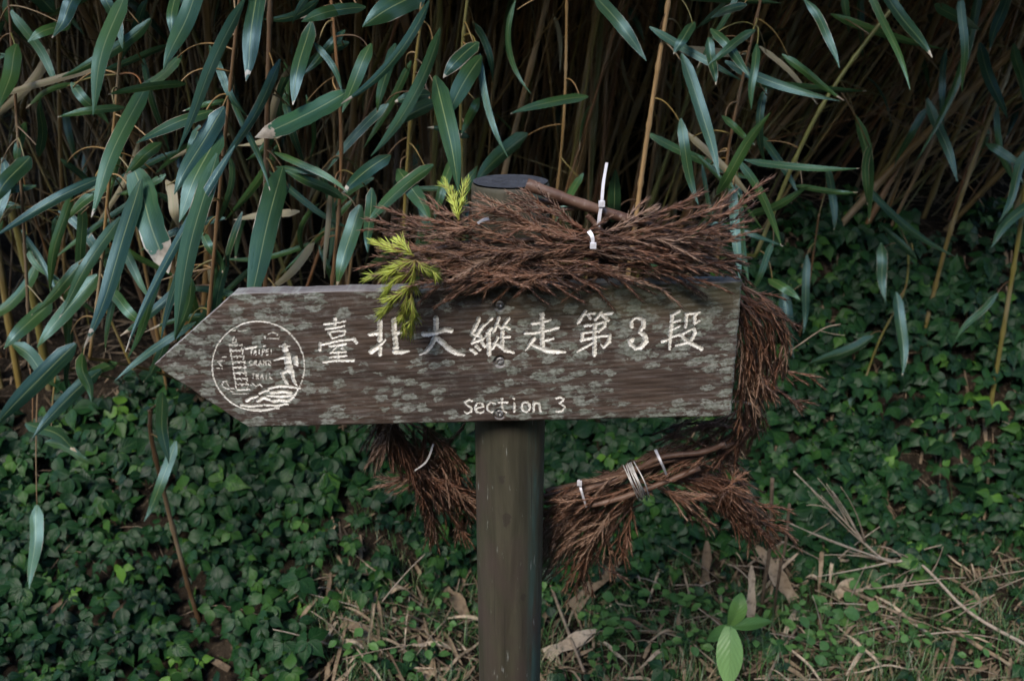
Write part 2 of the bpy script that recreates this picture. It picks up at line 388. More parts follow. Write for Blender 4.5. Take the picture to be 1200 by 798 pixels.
def frames(P):
    T = nrm(np.gradient(P, axis=0)); N = np.zeros_like(T)
    ref = np.array([0, 0, 1.0]) if abs(T[0][2]) < .9 else np.array([1.0, 0, 0])
    v = np.cross(T[0], ref)
    for i in range(len(P)):
        v = v - T[i] * (v @ T[i]); v = v / max(np.linalg.norm(v), 1e-9); N[i] = v
    return T, N, np.cross(T, N)
def tube(mb, P, r, k=6, cap=True):
    P = np.asarray(P, float); n = len(P); r = np.broadcast_to(np.asarray(r, float), (n,))
    T, N, B = frames(P); a = np.arange(k) / k * 2 * np.pi
    ring = N[:, None] * np.cos(a)[None, :, None] + B[:, None] * np.sin(a)[None, :, None]
    V = (P[:, None] + ring * r[:, None, None]).reshape(-1, 3)
    i, j = np.meshgrid(np.arange(n - 1), np.arange(k), indexing='ij'); j2 = (j + 1) % k
    F = np.stack([i * k + j, i * k + j2, (i + 1) * k + j2, (i + 1) * k + j], -1).reshape(-1, 4)
    UV = np.stack([np.tile(a / 6.283, n), np.repeat(np.linspace(0, 1, n), k)], -1)
    F3 = None
    if cap:
        V = np.vstack([V, P[0], P[-1]]); q = n * k; j = np.arange(k); j2 = (j + 1) % k
        F3 = np.vstack([np.stack([np.full(k, q), j2, j], -1), np.stack([np.full(k, q + 1), (n - 1) * k + j, (n - 1) * k + j2], -1)])
        UV = np.vstack([UV, [[0, 0], [0, 1]]])
    mb.add(V, F, F3, UV)
def ribbon(mb, P, W, side, fold=.25, nu=5, leaf=0.0, curl=0.0):
    """a leaf blade along P (n,3); W half widths; side = width direction"""
    P = np.asarray(P, float); n = len(P); T = nrm(np.gradient(P, axis=0))
    S = np.broadcast_to(np.asarray(side, float), P.shape); S = nrm(S - T * np.sum(S * T, 1, keepdims=True))
    Nn = np.cross(S, T); u = np.linspace(-1, 1, nu)
    off = S[:, None] * u[None, :, None] * W[:, None, None] + Nn[:, None] * (np.abs(u) * fold + curl * (u ** 2))[None, :, None] * W[:, None, None]
    V = (P[:, None] + off).reshape(-1, 3)
    i, j = np.meshgrid(np.arange(n - 1), np.arange(nu - 1), indexing='ij')
    F = np.stack([i * nu + j, i * nu + j + 1, (i + 1) * nu + j + 1, (i + 1) * nu + j], -1).reshape(-1, 4)
    UV = np.stack([np.tile((u + 1) / 2, n), np.repeat(np.linspace(0, 1, n), nu)], -1)
    mb.add(V, F, None, UV, leaf)
def bamboo_w(n, w, blunt=0.0):
    t = np.linspace(0, 1, n)
    tail = np.clip((t - .45) / .55, 0, 1)
    return np.maximum(w * .5 * np.clip(.1 + t / .16, 0, 1) ** .7 * (1 - tail ** (1.7 + .3 * blunt)), .0005)

# ================================================================== SETTING
def terrain():
    xs = np.concatenate([np.linspace(-9, -2.6, 12), np.linspace(-2.5, 2.5, 110), np.linspace(2.6, 9, 12)])
    ys = np.concatenate([np.linspace(-8, .6, 14), np.linspace(.7, 3.2, 90), np.linspace(3.3, 9, 24)])
    X, Y = np.meshgrid(xs, ys); Z = hgt(X, Y)
    n, k = X.shape; i, j = np.meshgrid(np.arange(n - 1), np.arange(k - 1), indexing='ij')
    F = np.stack([i * k + j, i * k + j + 1, (i + 1) * k + j + 1, (i + 1) * k + j], -1).reshape(-1, 4)
    mb = MB(); mb.add(np.stack([X, Y, Z], -1), F)
    o = link('hillside', mb.mesh('hillside'), 'soil'); tag(o, 'dark soil of the bank under the bamboo and creepers', None, None, 'structure')
terrain()

# ================================================================== TRAIL SIGN
YP = 1.014; RP = .05; YB = .938; TB = .024
PHI = rad(1.45)
P0 = at(586, 424, YB)                                    # board origin on its front face
def board_local(px, py):
    p = at(px, py, YB) - P0; c, s = math.cos(PHI), math.sin(PHI)
    return np.array([p[0] * c + p[2] * s, -p[0] * s + p[2] * c])
base = at(598, 300, YP); base[2] = hgt(base[0], base[1])
sign = empty('trail_sign', tuple(base), 'weathered wooden arrow signboard with white carved characters on a round post', 'sign')
def build_post():
    top = at(598, 214, YP)[2]; mb = MB(); k = 48
    zs = np.concatenate([np.linspace(-.15, top - base[2] - .006, 60), [top - base[2] - .002, top - base[2]]])
    a = np.arange(k) / k * 2 * np.pi; V = []; UV = []
    for q, z in enumerate(zs):
        lean = -.004 * (1 - z / 1.3)
        rr = RP * (1 + .012 * np.sin(3 * a + z * 2) + .008 * np.sin(7 * a + z * 5) + .006 * np.sin(17 * a))
        if q == len(zs) - 2: rr = rr * .985
        if q == len(zs) - 1: rr = rr * .95
        V.append(np.stack([rr * np.cos(a) + lean, rr * np.sin(a), np.full(k, z)], -1)); UV.append(np.stack([a / 6.28, np.full(k, z)], -1))
    V = np.vstack(V); n = len(zs)
    i, j = np.meshgrid(np.arange(n - 1), np.arange(k), indexing='ij'); j2 = (j + 1) % k
    mb.add(V, np.stack([i * k + j, i * k + j2, (i + 1) * k + j2, (i + 1) * k + j], -1).reshape(-1, 4), None, np.vstack(UV))
    post = link('post', mb.mesh('post'), 'post_wood', sign)
    mb = MB(); rings = 8; V = []; zt = zs[-1]
    for q in range(rings):
        f = q / (rings - 1); rr = RP * .95 * f * (1 + .012 * np.sin(3 * a + zt * 2) + .008 * np.sin(7 * a + zt * 5) + .006 * np.sin(17 * a))
        V.append(np.stack([rr * np.cos(a), rr * np.sin(a), np.full(k, .0016 + .0012 * (1 - f) + .0006 * math.sin(q * 2.1))], -1))
    i, j = np.meshgrid(np.arange(rings - 1), np.arange(k), indexing='ij'); j2 = (j + 1) % k
    mb.add(np.vstack(V), np.stack([i * k + j, (i + 1) * k + j, (i + 1) * k + j2, i * k + j2], -1).reshape(-1, 4))
    link('end_grain', mb.mesh('end_grain'), 'post_end', post, (0, 0, zt))
build_post()

# strokes of the carved writing: (origin px, px per unit, [(points, widths)]) as read off the photograph
def S(*pts, w): return (pts, w if isinstance(w, (list, tuple)) else [w] * len(pts))
GLYPH = []
def glyph(name, label, org, sc, strokes): GLYPH.append((name, label, org, sc, strokes))
glyph('character', 'carved white character at the left end of the row', (365, 365), 12.09, [
    S((335, 95), (330, 215), w=[45, 30]), S((180, 178), (330, 160), (475, 135), w=30), S((210, 240), (330, 228), (460, 200), w=34),
    S((245, 290), (300, 380), w=30), S((240, 290), (350, 275), (475, 268), w=27), S((475, 275), (460, 320), (440, 335), w=30), S((300, 375), (380, 350), (455, 325), w=28),
    S((125, 440), (122, 545), w=38), S((125, 465), (250, 440), (400, 405), (610, 385), w=38), S((600, 385), (640, 440), w=42),
    S((265, 485), (360, 478), (480, 455), w=38), S((350, 500), (270, 580), w=24), S((270, 580), (490, 567), w=30), S((430, 515), (490, 565), w=26),
    S((370, 560), (385, 670), w=34), S((265, 642), (380, 632), (490, 624), w=32), S((170, 715), (300, 693), (400, 690), (590, 690), w=40)])
glyph('character', None, (425, 365), 13.3, [
    S((265, 145), (268, 300), (268, 450), w=74), S((100, 355), (170, 345), (235, 330), w=[40, 60, 60]), S((130, 625), (230, 550), (350, 440), w=[75, 75, 36]),
    S((270, 560), (270, 670), w=58), S((490, 120), (490, 300), (510, 450), (520, 560), w=74), S((490, 560), (500, 630), w=44),
    S((500, 625), (600, 630), (720, 615), w=[70, 74, 26]), S((500, 330), (575, 325), (640, 290), w=56)])
glyph('character', None, (485, 365), 13.3, [
    S((345, 100), (345, 250), (335, 340), w=72), S((150, 350), (220, 350), (350, 330), (480, 280), (575, 300), w=74),
    S((330, 400), (270, 530), (180, 630), (85, 680), w=[66, 66, 50, 18]), S((350, 410), (440, 480), (560, 590), (660, 650), (780, 680), w=[70, 80, 84, 66, 20])])
glyph('character', None, (545, 365), 13.3, [
    S((215, 110), (170, 220), (115, 330), w=56), S((290, 215), (230, 290), (190, 350), w=58), S((110, 345), (230, 390), w=40),
    S((240, 380), (260, 440), (200, 460), (110, 490), w=46), S((150, 400), (130, 480), w=32), S((90, 590), (165, 650), w=50), S((170, 540), (230, 590), w=46),
    S((255, 480), (305, 545), w=46), S((410, 110), (320, 205), w=[50, 30]), S((410, 265), (345, 340), w=50), S((290, 420), (340, 360), w=26),
    S((365, 340), (370, 500), (375, 670), w=60), S((530, 100), (490, 210), (450, 310), w=46), S((490, 200), (580, 270), w=42),
    S((680, 115), (620, 190), (570, 270), w=46), S((620, 230), (690, 270), w=46), S((585, 310), (580, 420), (580, 550), w=54), S((590, 400), (690, 395), w=38),
    S((510, 400), (430, 580), w=40), S((450, 500), (530, 530), (620, 600), (760, 640), w=[40, 54, 60, 34])])
glyph('character', None, (610, 360), 13.3, [
    S((335, 105), (335, 300), (335, 480), (345, 620), w=66), S((185, 255), (300, 235), (470, 200), w=[50, 56, 30]), S((75, 405), (200, 400), (400, 365), (580, 320), w=[40, 58, 50, 46]),
    S((350, 530), (420, 510), (515, 490), w=[40, 48, 24]), S((210, 490), (150, 570), (85, 670), w=[58, 50, 24]),
    S((160, 580), (280, 625), (400, 670), (560, 690), (700, 700), w=[40, 50, 84, 74, 22])])
glyph('character', None, (670, 360), 13.3, [
    S((215, 70), (100, 240), w=48), S((190, 115), (350, 95), w=36), S((240, 110), (290, 180), w=40), S((450, 90), (370, 195), w=42), S((430, 120), (630, 95), w=42),
    S((470, 120), (570, 205), w=46), S((205, 290), (350, 270), (520, 225), w=40), S((520, 225), (510, 300), (420, 375), w=46), S((170, 400), (300, 385), (420, 370), w=40),
    S((175, 395), (155, 520), w=46), S((155, 515), (300, 480), (450, 450), (590, 440), w=40), S((590, 440), (580, 540), (500, 620), (450, 580), w=[50, 58, 46, 24]),
    S((360, 285), (355, 450), (355, 745), w=58), S((340, 545), (230, 610), (90, 690), w=[40, 46, 24])])
glyph('numeral', 'carved white figure 3 in the row of characters', (730, 355), 12.0, [
    S((130, 340), (115, 270), (160, 215), (230, 205), (290, 250), (290, 330), (225, 410), w=[42, 38, 40, 46, 56, 54, 36]),
    S((225, 410), (310, 460), (320, 540), (260, 620), (180, 640), (110, 590), (90, 530), w=[36, 56, 66, 60, 46, 46, 50]), S((120, 515), (118, 520), w=76)])
glyph('character', None, (730, 355), 12.0, [
    S((790, 120), (690, 175), w=42), S((690, 170), (685, 300), (665, 440), (655, 650), w=[46, 46, 46, 28]), S((690, 275), (800, 240), w=32), S((690, 370), (790, 330), w=32),
    S((690, 480), (790, 440), w=32), S((550, 545), (660, 500), w=34), S((895, 155), (890, 250), (880, 340), w=34), S((890, 160), (1000, 145), (1075, 130), w=38),
    S((1065, 130), (1010, 180), (1005, 290), w=36), S((1010, 290), (1070, 250), w=24), S((800, 455), (900, 400), (1000, 360), w=34),
    S((1000, 360), (1015, 420), (960, 520), (870, 565), (740, 600), w=[42, 42, 46, 40, 20]), S((820, 450), (880, 520), (960, 570), (1110, 650), w=[40, 46, 56, 46])])
so, sc_ = (535, 455), 8.571
glyph('letter', None, so, sc_, [S((155, 125), (120, 110), (85, 135), (100, 165), (145, 190), (150, 230), (105, 250), (80, 235), w=19)])
glyph('letter', None, so, sc_, [S((190, 200), (270, 180), (255, 145), (205, 145), (185, 190), (200, 235), (240, 245), (270, 230), w=18)])
glyph('letter', None, so, sc_, [S((380, 150), (340, 135), (305, 175), (315, 220), (350, 237), (385, 225), w=18)])
glyph('letter', None, so, sc_, [S((455, 105), (455, 180), (470, 230), (500, 240), w=20), S((420, 140), (510, 138), w=19)])
glyph('letter', None, so, sc_, [S((580, 148), (580, 230), w=20), S((572, 98), (574, 99), w=26)])
glyph('letter', None, so, sc_, [S(*[(695 + 42 * math.cos(q), 185 + 49 * math.sin(q)) for q in np.linspace(0, 6.283, 13)], w=18)])
glyph('letter', None, so, sc_, [S((775, 132), (775, 230), w=20), S((775, 165), (800, 138), (830, 150), (842, 230), w=19)])
glyph('numeral', 'small carved white figure 3 at the end of the English line', so, sc_, [S((1000, 100), (1040, 85), (1078, 110), (1035, 148), w=19), S((1035, 148), (1085, 180), (1065, 225), (1005, 232), w=19)])
def emblem_strokes():
    s = [S(*[(400 + 320 * math.cos(q), 407 + 311 * math.sin(q)) for q in np.linspace(0, 6.2832, 49)],
           w=[7 + 8 * max(0, math.sin(q)) + 5 * max(0, -math.sin(q - .4)) + 4 * max(0, -math.cos(q)) for q in np.linspace(0, 6.2832, 49)])]
    th = 9
    s += [S((228, 215), (236, 207), (247, 217), (250, 240), (222, 243), (228, 215), w=th)]
    for q in range(8):                                   # tower tiers
        y = 256 + q * 39; x = 200 + q * 5.5; e = 92
        s += [S((x, y), (x + 20, y + 8), (x + 40, y), (x + 46, y + 14), (x + 56, y), (x + 75, y + 8), (x + e, y), w=th + 1),
              S((x, y), (x + 10, y + 34), w=th - 1), S((x + e, y), (x + e - 9, y + 34), w=th - 1)]
    s += [S((250, 572), (340, 570), w=th), S((215, 600), (330, 598), w=th)]
    # TAIPEI GRAND TRAIL in small carved letters
    def word(x, y, h, adv, letters):
        L = {'T': [((0, 0), (.8, 0)), ((.4, 0), (.4, 1))], 'A': [((0, 1), (.35, 0), (.7, 1)), ((.15, .6), (.55, .6))], 'I': [((.3, 0), (.3, 1))],
             'P': [((.1, 1), (.1, 0), (.6, .1), (.6, .45), (.1, .5))], 'E': [((.65, 0), (.1, 0), (.1, 1), (.65, 1)), ((.1, .5), (.55, .5))],
             'G': [((.65, .1), (.2, .05), (.05, .6), (.3, 1), (.65, .9), (.65, .55))], 'R': [((.1, 1), (.1, 0), (.6, .1), (.55, .45), (.1, .5), (.65, 1))],
             'N': [((.05, 1), (.05, 0), (.6, 1), (.6, 0))], 'D': [((.1, 0), (.1, 1), (.5, .9), (.65, .5), (.5, .1), (.1, 0))], 'L': [((.1, 0), (.1, 1), (.6, 1))]}
        out = []
        for q, ch in enumerate(letters):
            for st in L[ch]: out.append(S(*[(x + q * adv + a * adv * .95, y + b * h) for a, b in st], w=8))
        return out
    s += word(342, 290, 38, 28, 'TAIPEI') + word(336, 368, 36, 33, 'GRAND') + word(352, 458, 38, 31, 'TRAIL')
    s += [S((312, 285), (345, 278), (384, 272), w=18), S((435, 268), (450, 263), w=12)]
    # hiker with a hat and a pack, pointing
    s += [S((548, 268), (585, 268), (622, 268), w=13), S((580, 262), (588, 292), w=[30, 44]), S((600, 328), (606, 380), w=[44, 52]), S((590, 342), (555, 352), (512, 366), w=[24, 18, 10]),
          S((655, 345), (662, 390), w=34), S((612, 410), (612, 432), w=54), S((595, 440), (562, 458), (578, 500), (600, 530), w=[26, 22, 20, 20]), S((632, 445), (640, 490), (658, 536), w=[30, 24, 20])]
    # rocks underfoot
    s += [S((470, 562), (540, 545), (600, 548), (690, 562), w=[18, 20, 22, 14]), S((408, 598), (440, 580), (470, 575), w=18), S((490, 592), (560, 582), (620, 592), w=30),
          S((455, 612), (540, 618), (640, 612), w=[16, 22, 20]), S((320, 648), (350, 626), (390, 618), w=22), S((395, 650), (430, 625), (475, 640), w=24), S((500, 650), (545, 640), (590, 650), w=28),
          S((280, 678), (340, 684), (420, 678), w=20), S((440, 676), (520, 680), (600, 668), w=18), S((330, 704), (430, 708), (540, 698), w=16), S((660, 590), (640, 620), (610, 648), w=18)]
    # clouds, far roofs and bushes
    s += [S((440, 195), (452, 216), (500, 214), (548, 218), w=7), S((470, 186), (500, 172), (524, 180), (548, 204), w=7), S((225, 160), (272, 164), (325, 157), w=7),
          S((110, 376), (165, 370), w=7), S((130, 385), (152, 418), w=7), S((110, 422), (150, 424), w=7), S((150, 345), (185, 342), w=6), S((148, 540), (155, 515), (180, 512), (192, 548), w=8),
          S((155, 552), (188, 566), (232, 560), w=8), S((205, 580), (232, 590), w=7), S((345, 540), (360, 525), (380, 545), (382, 558), w=8), S((392, 545), (410, 532), (428, 550), w=8)]
    return s
glyph('emblem', 'round carved emblem with tower, lettering and a hiker on rocks', (235, 360), 5.911, emblem_strokes())

def build_board():
    tip, tl, tr, br, bl = [board_local(*q) for q in ((179.8, 427.5), (272.8, 344.5), (868.0, 329.3), (858.3, 487.0), (290.8, 501.7))]
    top = (tl[1] + tr[1]) / 2; bot = (bl[1] + br[1]) / 2; right = (tr[0] + br[0]) / 2
    h = .00085; nb = int((top - bot) / h); bs = np.linspace(bot, top, nb + 1)
    rag = lambda x, f, a: a * (np.sin(x * f) + .6 * np.sin(x * f * 2.3 + 1) + .4 * np.sin(x * f * 5.1 + 2))
    left = np.where(bs > tip[1], tip[0] + (tl[0] - tip[0]) * (bs - tip[1]) / (top - tip[1]), tip[0] + (bl[0] - tip[0]) * (tip[1] - bs) / (tip[1] - bot)) + rag(bs, 180, .0003)
    rgt = right + rag(bs, 140, .0003)
    rc = .006; rgt = rgt - np.where(bs < bot + rc, rc - np.sqrt(np.maximum(rc * rc - (bot + rc - bs) ** 2, 0)), 0) * .8
    na = int((right - tip[0]) / h); us = np.linspace(0, 1, na + 1)
    A = left[:, None] + us[None] * (rgt - left)[:, None]; B = np.repeat(bs[:, None], na + 1, 1)
    # ragged long edges
    ft = ss(top - .012, top, B); fb = 1 - ss(bot, bot + .012, B)
    B = B + ft * rag(A, 60, .0004) + fb * rag(A, 47, .0005)
    rnd = lambda a, b, f: np.sin(a * f + 1.3) * np.sin(b * f * 1.1 + .4) + .7 * np.sin(a * f * 2.1 + b * f * 1.3) + .5 * np.sin(b * f * 3.7 - a * f * 1.9)
    depth = np.zeros_like(A)
    depth += .0003 * rnd(A * .15, B, 260) + .0005 * np.sin(A * 9 + 1) * np.sin(B * 40)
    # eased arris all round
    e = np.minimum.reduce([A - left[:, None], rgt[:, None] - A, B - bot, top - B]); depth += np.where(e < .003, (.003 - e) ** 2 / .003 * .5, 0)
    ID = np.full(A.shape, -1); DD = np.full(A.shape, 1.0)
    pxm = np.linalg.norm(board_local(601, 424) - board_local(600, 424))
    for gi, (nm, lb, org, sc, strokes) in enumerate(GLYPH):
        D = np.full(A.shape, 1.0)
        for pts, ws in strokes:
            Q = [board_local(org[0] + x / sc, org[1] + y / sc) for x, y in pts]
            W = [v / sc * pxm * .5 * ((.72 if v < 18 else 1.0) if nm == 'emblem' else 1.08) for v in ws]
            x0 = min(q[0] for q in Q) - .006; x1 = max(q[0] for q in Q) + .006; y0 = min(q[1] for q in Q) - .006; y1 = max(q[1] for q in Q) + .006
            r0, r1 = np.searchsorted(bs, [y0, y1]); cols = np.where((A[r0:r1].max(0) > x0) & (A[r0:r1].min(0) < x1))[0]
            if r1 <= r0 or not len(cols): continue
            c0, c1 = cols[0], cols[-1] + 1
            a = A[r0:r1, c0:c1]; b = B[r0:r1, c0:c1]; dm = D[r0:r1, c0:c1]
            for (p, q, wa, wb) in zip(Q[:-1], Q[1:], W[:-1], W[1:]):
                v = q - p; L = max(v @ v, 1e-12); t = np.clip(((a - p[0]) * v[0] + (b - p[1]) * v[1]) / L, 0, 1)
                d = np.hypot(a - p[0] - t * v[0], b - p[1] - t * v[1]) - (wa + (wb - wa) * t); np.minimum(dm, d, out=dm)
            D[r0:r1, c0:c1] = dm
        D = D + .00032 * rnd(A, B, 900 + 30 * (gi % 5)) * (D < .01)
        sel = D < np.minimum(DD, 0.0); ID[sel] = gi; DD = np.minimum(DD, D)
    groove = np.clip(-DD, 0, .0024); depth += np.where(DD < 0, .0004 + groove * .75, 0)
    depth += np.where((DD >= 0) & (DD < .0009), .0002, 0)
    for px, py in SCREWS:                                # countersunk screw holes
        c = board_local(px, py); d = np.hypot(A - c[0], B - c[1]); depth += np.where(d < .0068, .003, 0) + np.where((d >= .0068) & (d < .0085), .003 * (1 - (d - .0068) / .0017), 0)
    V = np.stack([A, depth, B], -1); n, k = A.shape
    i, j = np.meshgrid(np.arange(n - 1), np.arange(k - 1), indexing='ij')
    F = np.stack([i * k + j, i * k + j + 1, (i + 1) * k + j + 1, (i + 1) * k + j], -1).reshape(-1, 4)
    idf = ID.reshape(-1)[F]; cell = np.where((idf >= 0).sum(1) >= 2, idf.max(1), -1)
    Vf = V.reshape(-1, 3)
    mb = MB(); mb.add(Vf, F[cell < 0])
    # rim and back
    loop = [(0, c) for c in range(0, k, 4)] + [(r, k - 1) for r in range(0, n, 3)] + [(n - 1, c) for c in range(k - 1, -1, -4)] + [(r, 0) for r in range(n - 1, -1, -3)]
    L = np.array([V[r, c] for r, c in loop]); m = len(L); mid = L * [1, 0, 1] + [0, TB * .5, 0]; bk = L * [1, 0, 1] + [0, TB, 0]
    fr = L + [0, .0002, 0]
    jj = np.arange(m); j2 = (jj + 1) % m
    mb.add(np.vstack([fr, mid, bk]), np.vstack([np.stack([jj, jj + m, j2 + m, j2], -1), np.stack([jj + m, jj + 2 * m, j2 + 2 * m, j2 + m], -1)]))
    cen = np.array([[(tip[0] + right) / 2, TB, (top + bot) / 2]]); mb.add(np.vstack([bk, cen]), None, np.stack([jj, np.full(m, m), j2], -1))
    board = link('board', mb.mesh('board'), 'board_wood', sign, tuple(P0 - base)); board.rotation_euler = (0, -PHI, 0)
    board['label'] = 'arrow-shaped brown board with lichen spots, pointing left'
    for gi, (nm, lb, *_r) in enumerate(GLYPH):
        f = F[cell == gi]
        if not len(f): continue
        u, inv = np.unique(f, return_inverse=True); g = MB(); g.add(Vf[u] + [0, -.0001, 0], inv.reshape(-1, 4))
        o = link(nm, g.mesh(nm), 'letter_paint', board)
        if lb: o['label'] = lb
    # screws
    sm = MB(); kk = 20; a = np.arange(kk) / kk * 2 * np.pi; rs = [.0, .0018, .0045, .0052, .0052]; ys = [.0014, .0002, -.0002, .0006, .0035]
    V2 = []
    for q in range(5):
        slot = np.where((q == 1) & (np.abs(np.sin(2 * a)) < .5), .0022, 0)
        V2.append(np.stack([rs[q] * np.cos(a), ys[q] + slot, rs[q] * np.sin(a)], -1))
    i, j = np.meshgrid(np.arange(4), np.arange(kk), indexing='ij'); jn = (j + 1) % kk
    sm.add(np.vstack(V2), np.stack([i * kk + j, i * kk + jn, (i + 1) * kk + jn, (i + 1) * kk + j], -1).reshape(-1, 4)); sme = sm.mesh('screw')
    for q, (px, py) in enumerate(SCREWS):
        c = board_local(px, py); o = link('screw', sme, 'steel', board, (c[0], .0014, c[1])); o.rotation_euler = (0, q * .9 + .3, 0)
SCREWS = [(585.5, 358), (586, 424), (585.3, 485.5)]
build_board()

# ================================================================== CEDAR WREATH
def needles(mb, P, nlen, step, ang=.5, wid=.00055, rs=NR):
    seg = np.linalg.norm(np.diff(P, axis=0), axis=1); s = np.concatenate([[0], np.cumsum(seg)]); L = s[-1]
    n = max(6, int(L / step)); q = np.linspace(0, L * .995, n)
    C = np.stack([np.interp(q, s, P[:, c]) for c in range(3)], -1); T, N, B = frames(P)
    Tn = nrm(np.stack([np.interp(q, s, T[:, c]) for c in range(3)], -1)); Nn = nrm(np.stack([np.interp(q, s, N[:, c]) for c in range(3)], -1)); Bn = np.cross(Tn, Nn)
    ph = np.arange(n) * 2.3999 + rs.uniform(-.3, .3, n); f = q / L
    rd = Nn * np.cos(ph)[:, None] + Bn * np.sin(ph)[:, None]
    an = ang * (1 - .4 * f) + rs.uniform(-.12, .12, n)
    d = nrm(Tn * np.cos(an)[:, None] + rd * np.sin(an)[:, None])
    ln = nlen * (.75 + .5 * rs.rand(n)) * np.clip(1.15 - .45 * f ** 3, .5, 1.2)
    tipp = C + d * ln[:, None] + Tn * (ln * .25)[:, None]
    side = np.cross(d, rd); side = nrm(side)
    up = np.cross(side, d)
    b0 = C + side * wid; b1 = C - side * wid; b2 = C + up * wid * 1.3
    V = np.stack([b0, b1, b2, tipp], 1).reshape(-1, 3); k = np.arange(n)[:, None] * 4
    F3 = np.stack([k + [0, 1, 3], k + [1, 2, 3], k + [2, 0, 3]], 1).reshape(-1, 3)
    UV = np.zeros((n, 4, 2)); UV[:, :, 0] = f[:, None]; UV[:, 3, 1] = 1
    mb.add(V, None, F3, UV.reshape(-1, 2))
def sprig(mb, P, nb=9, bl=.07, nlen=.0092, step=.0019, droop=.2, seed=0, start=.15, stem=.0015, plane=None, ang=.42, wid=.0008):
    rs = np.random.RandomState(seed); P = crom(P, 16) if len(P) < 10 else np.asarray(P)
    T, N, B = frames(P); n = len(P)
    tube(mb, P, np.linspace(stem, stem * .3, n), 5, False)
    needles(mb, P[int(n * start * .6):], nlen, step * 1.1, .62, wid, rs)
    pl = np.array([0, -1.0, .35]) if plane is None else np.asarray(plane, float)
    pl = nrm(pl + rs.normal(0, .35, 3))
    for b in range(nb):
        f = start + (1 - start) * (b + rs.rand() * .6) / nb * .93
        i = min(n - 2, int(f * (n - 1))); t = T[i]; s = np.cross(pl, t); s = s / max(np.linalg.norm(s), 1e-6) * (1 if b % 2 else -1)
        s = nrm(s + rs.normal(0, .35, 3)); a0 = ang * rs.uniform(.7, 1.25); L = bl * (1.05 - .6 * f) * rs.uniform(.6, 1.25)
        p = P[i] + (P[i + 1] - P[i]) * rs.rand(); d = nrm(t * math.cos(a0) + s * math.sin(a0)); Q = [p]
        for q in range(7):
            d = nrm(d + t * .1 + np.array([0, 0, -1]) * droop * .16 + rs.normal(0, .1, 3)); p = p + d * L / 7; Q.append(p)
        Q = np.array(Q); tube(mb, Q, np.linspace(.0009, .0005, 8), 3, False); needles(mb, Q, nlen, step, .62, wid, rs)

wb = at(690, 290, .95)
wreath = empty('wreath', (wb[0], 1.02, at(660, 600, 1.1)[2]), 'wreath of dried brown cedar sprigs tied with white cable ties, hung round the post', 'wreath')
RING = [(600, 292, .925), (690, 290, .93), (790, 302, .945), (850, 330, .985), (884, 400, 1.0), (886, 470, 1.02), (850, 530, 1.06), (760, 565, 1.085), (640, 592, 1.1), (560, 592, 1.1),
        (500, 560, 1.08), (462, 510, 1.05), (440, 440, 1.02), (440, 370, .995), (470, 312, .955), (530, 296, .93)]
def pxp(L): return np.array([at(*q) for q in L])
def stems():
    rr = random.Random(3)
    for k in range(7):                                   # withies bent into the hoop
        i0 = rr.randrange(16); m = rr.randint(8, 12)
        pts = [RING[(i0 + q) % 16] for q in range(m)]
        ox, oy = rr.uniform(-12, 12), rr.uniform(-12, 12)
        P = crom(pxp([(a + ox, b + oy, y + rr.uniform(.004, .02)) for a, b, y in pts]), 60)
        mb = MB(); tube(mb, P, np.linspace(rr.uniform(.003, .0048), .0018, 60), 7); part(mb, 'withy', 'cedar_bark', wreath)
    def stick(pts, r0, r1, name='cut_stem'):
        mb = MB(); P = crom(pxp(pts), 30); rv = np.linspace(r0, r1, 30) * (1 + .06 * np.sin(np.arange(30) * 1.7)); tube(mb, P, rv, 9)
        return part(mb, name, 'cedar_bark', wreath)
    o = stick([(617, 216, .93), (660, 232, .925), (720, 252, .925), (770, 268, .93), (800, 290, .935), (850, 315, .95)], .0075, .004); o['label'] = 'thick cut cedar branch sticking up beside the post top'
    stick([(633, 248, .935), (675, 244, .93)], .003, .0026); stick([(688, 252, .925), (706, 272, .925)], .0035, .003); stick([(630, 236, .94), (675, 240, .94), (730, 258, .94)], .004, .003)
    stick([(640, 589, 1.06), (690, 572, 1.045), (731, 558, 1.04), (775, 536, 1.03), (822, 530, 1.02), (850, 520, 1.01)], .005, .004)
    stick([(600, 604, 1.105), (640, 600, 1.07), (690, 592, 1.045), (718, 586, 1.04), (760, 572, 1.035), (820, 548, 1.03)], .0042, .0045)
    stick([(640, 575, 1.08), (700, 562, 1.06), (760, 545, 1.035), (865, 518, 1.05)], .004, .005)
    stick([(650, 582, 1.075), (700, 575, 1.07), (735, 562, 1.065)], .0025, .002)
stems()
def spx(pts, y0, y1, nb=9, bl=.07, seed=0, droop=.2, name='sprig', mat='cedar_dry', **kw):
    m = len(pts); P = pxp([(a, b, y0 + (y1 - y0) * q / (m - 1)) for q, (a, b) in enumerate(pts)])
    mb = MB(); sprig(mb, P, nb, bl, seed=seed, droop=droop, **kw); return part(mb, name, mat, wreath)
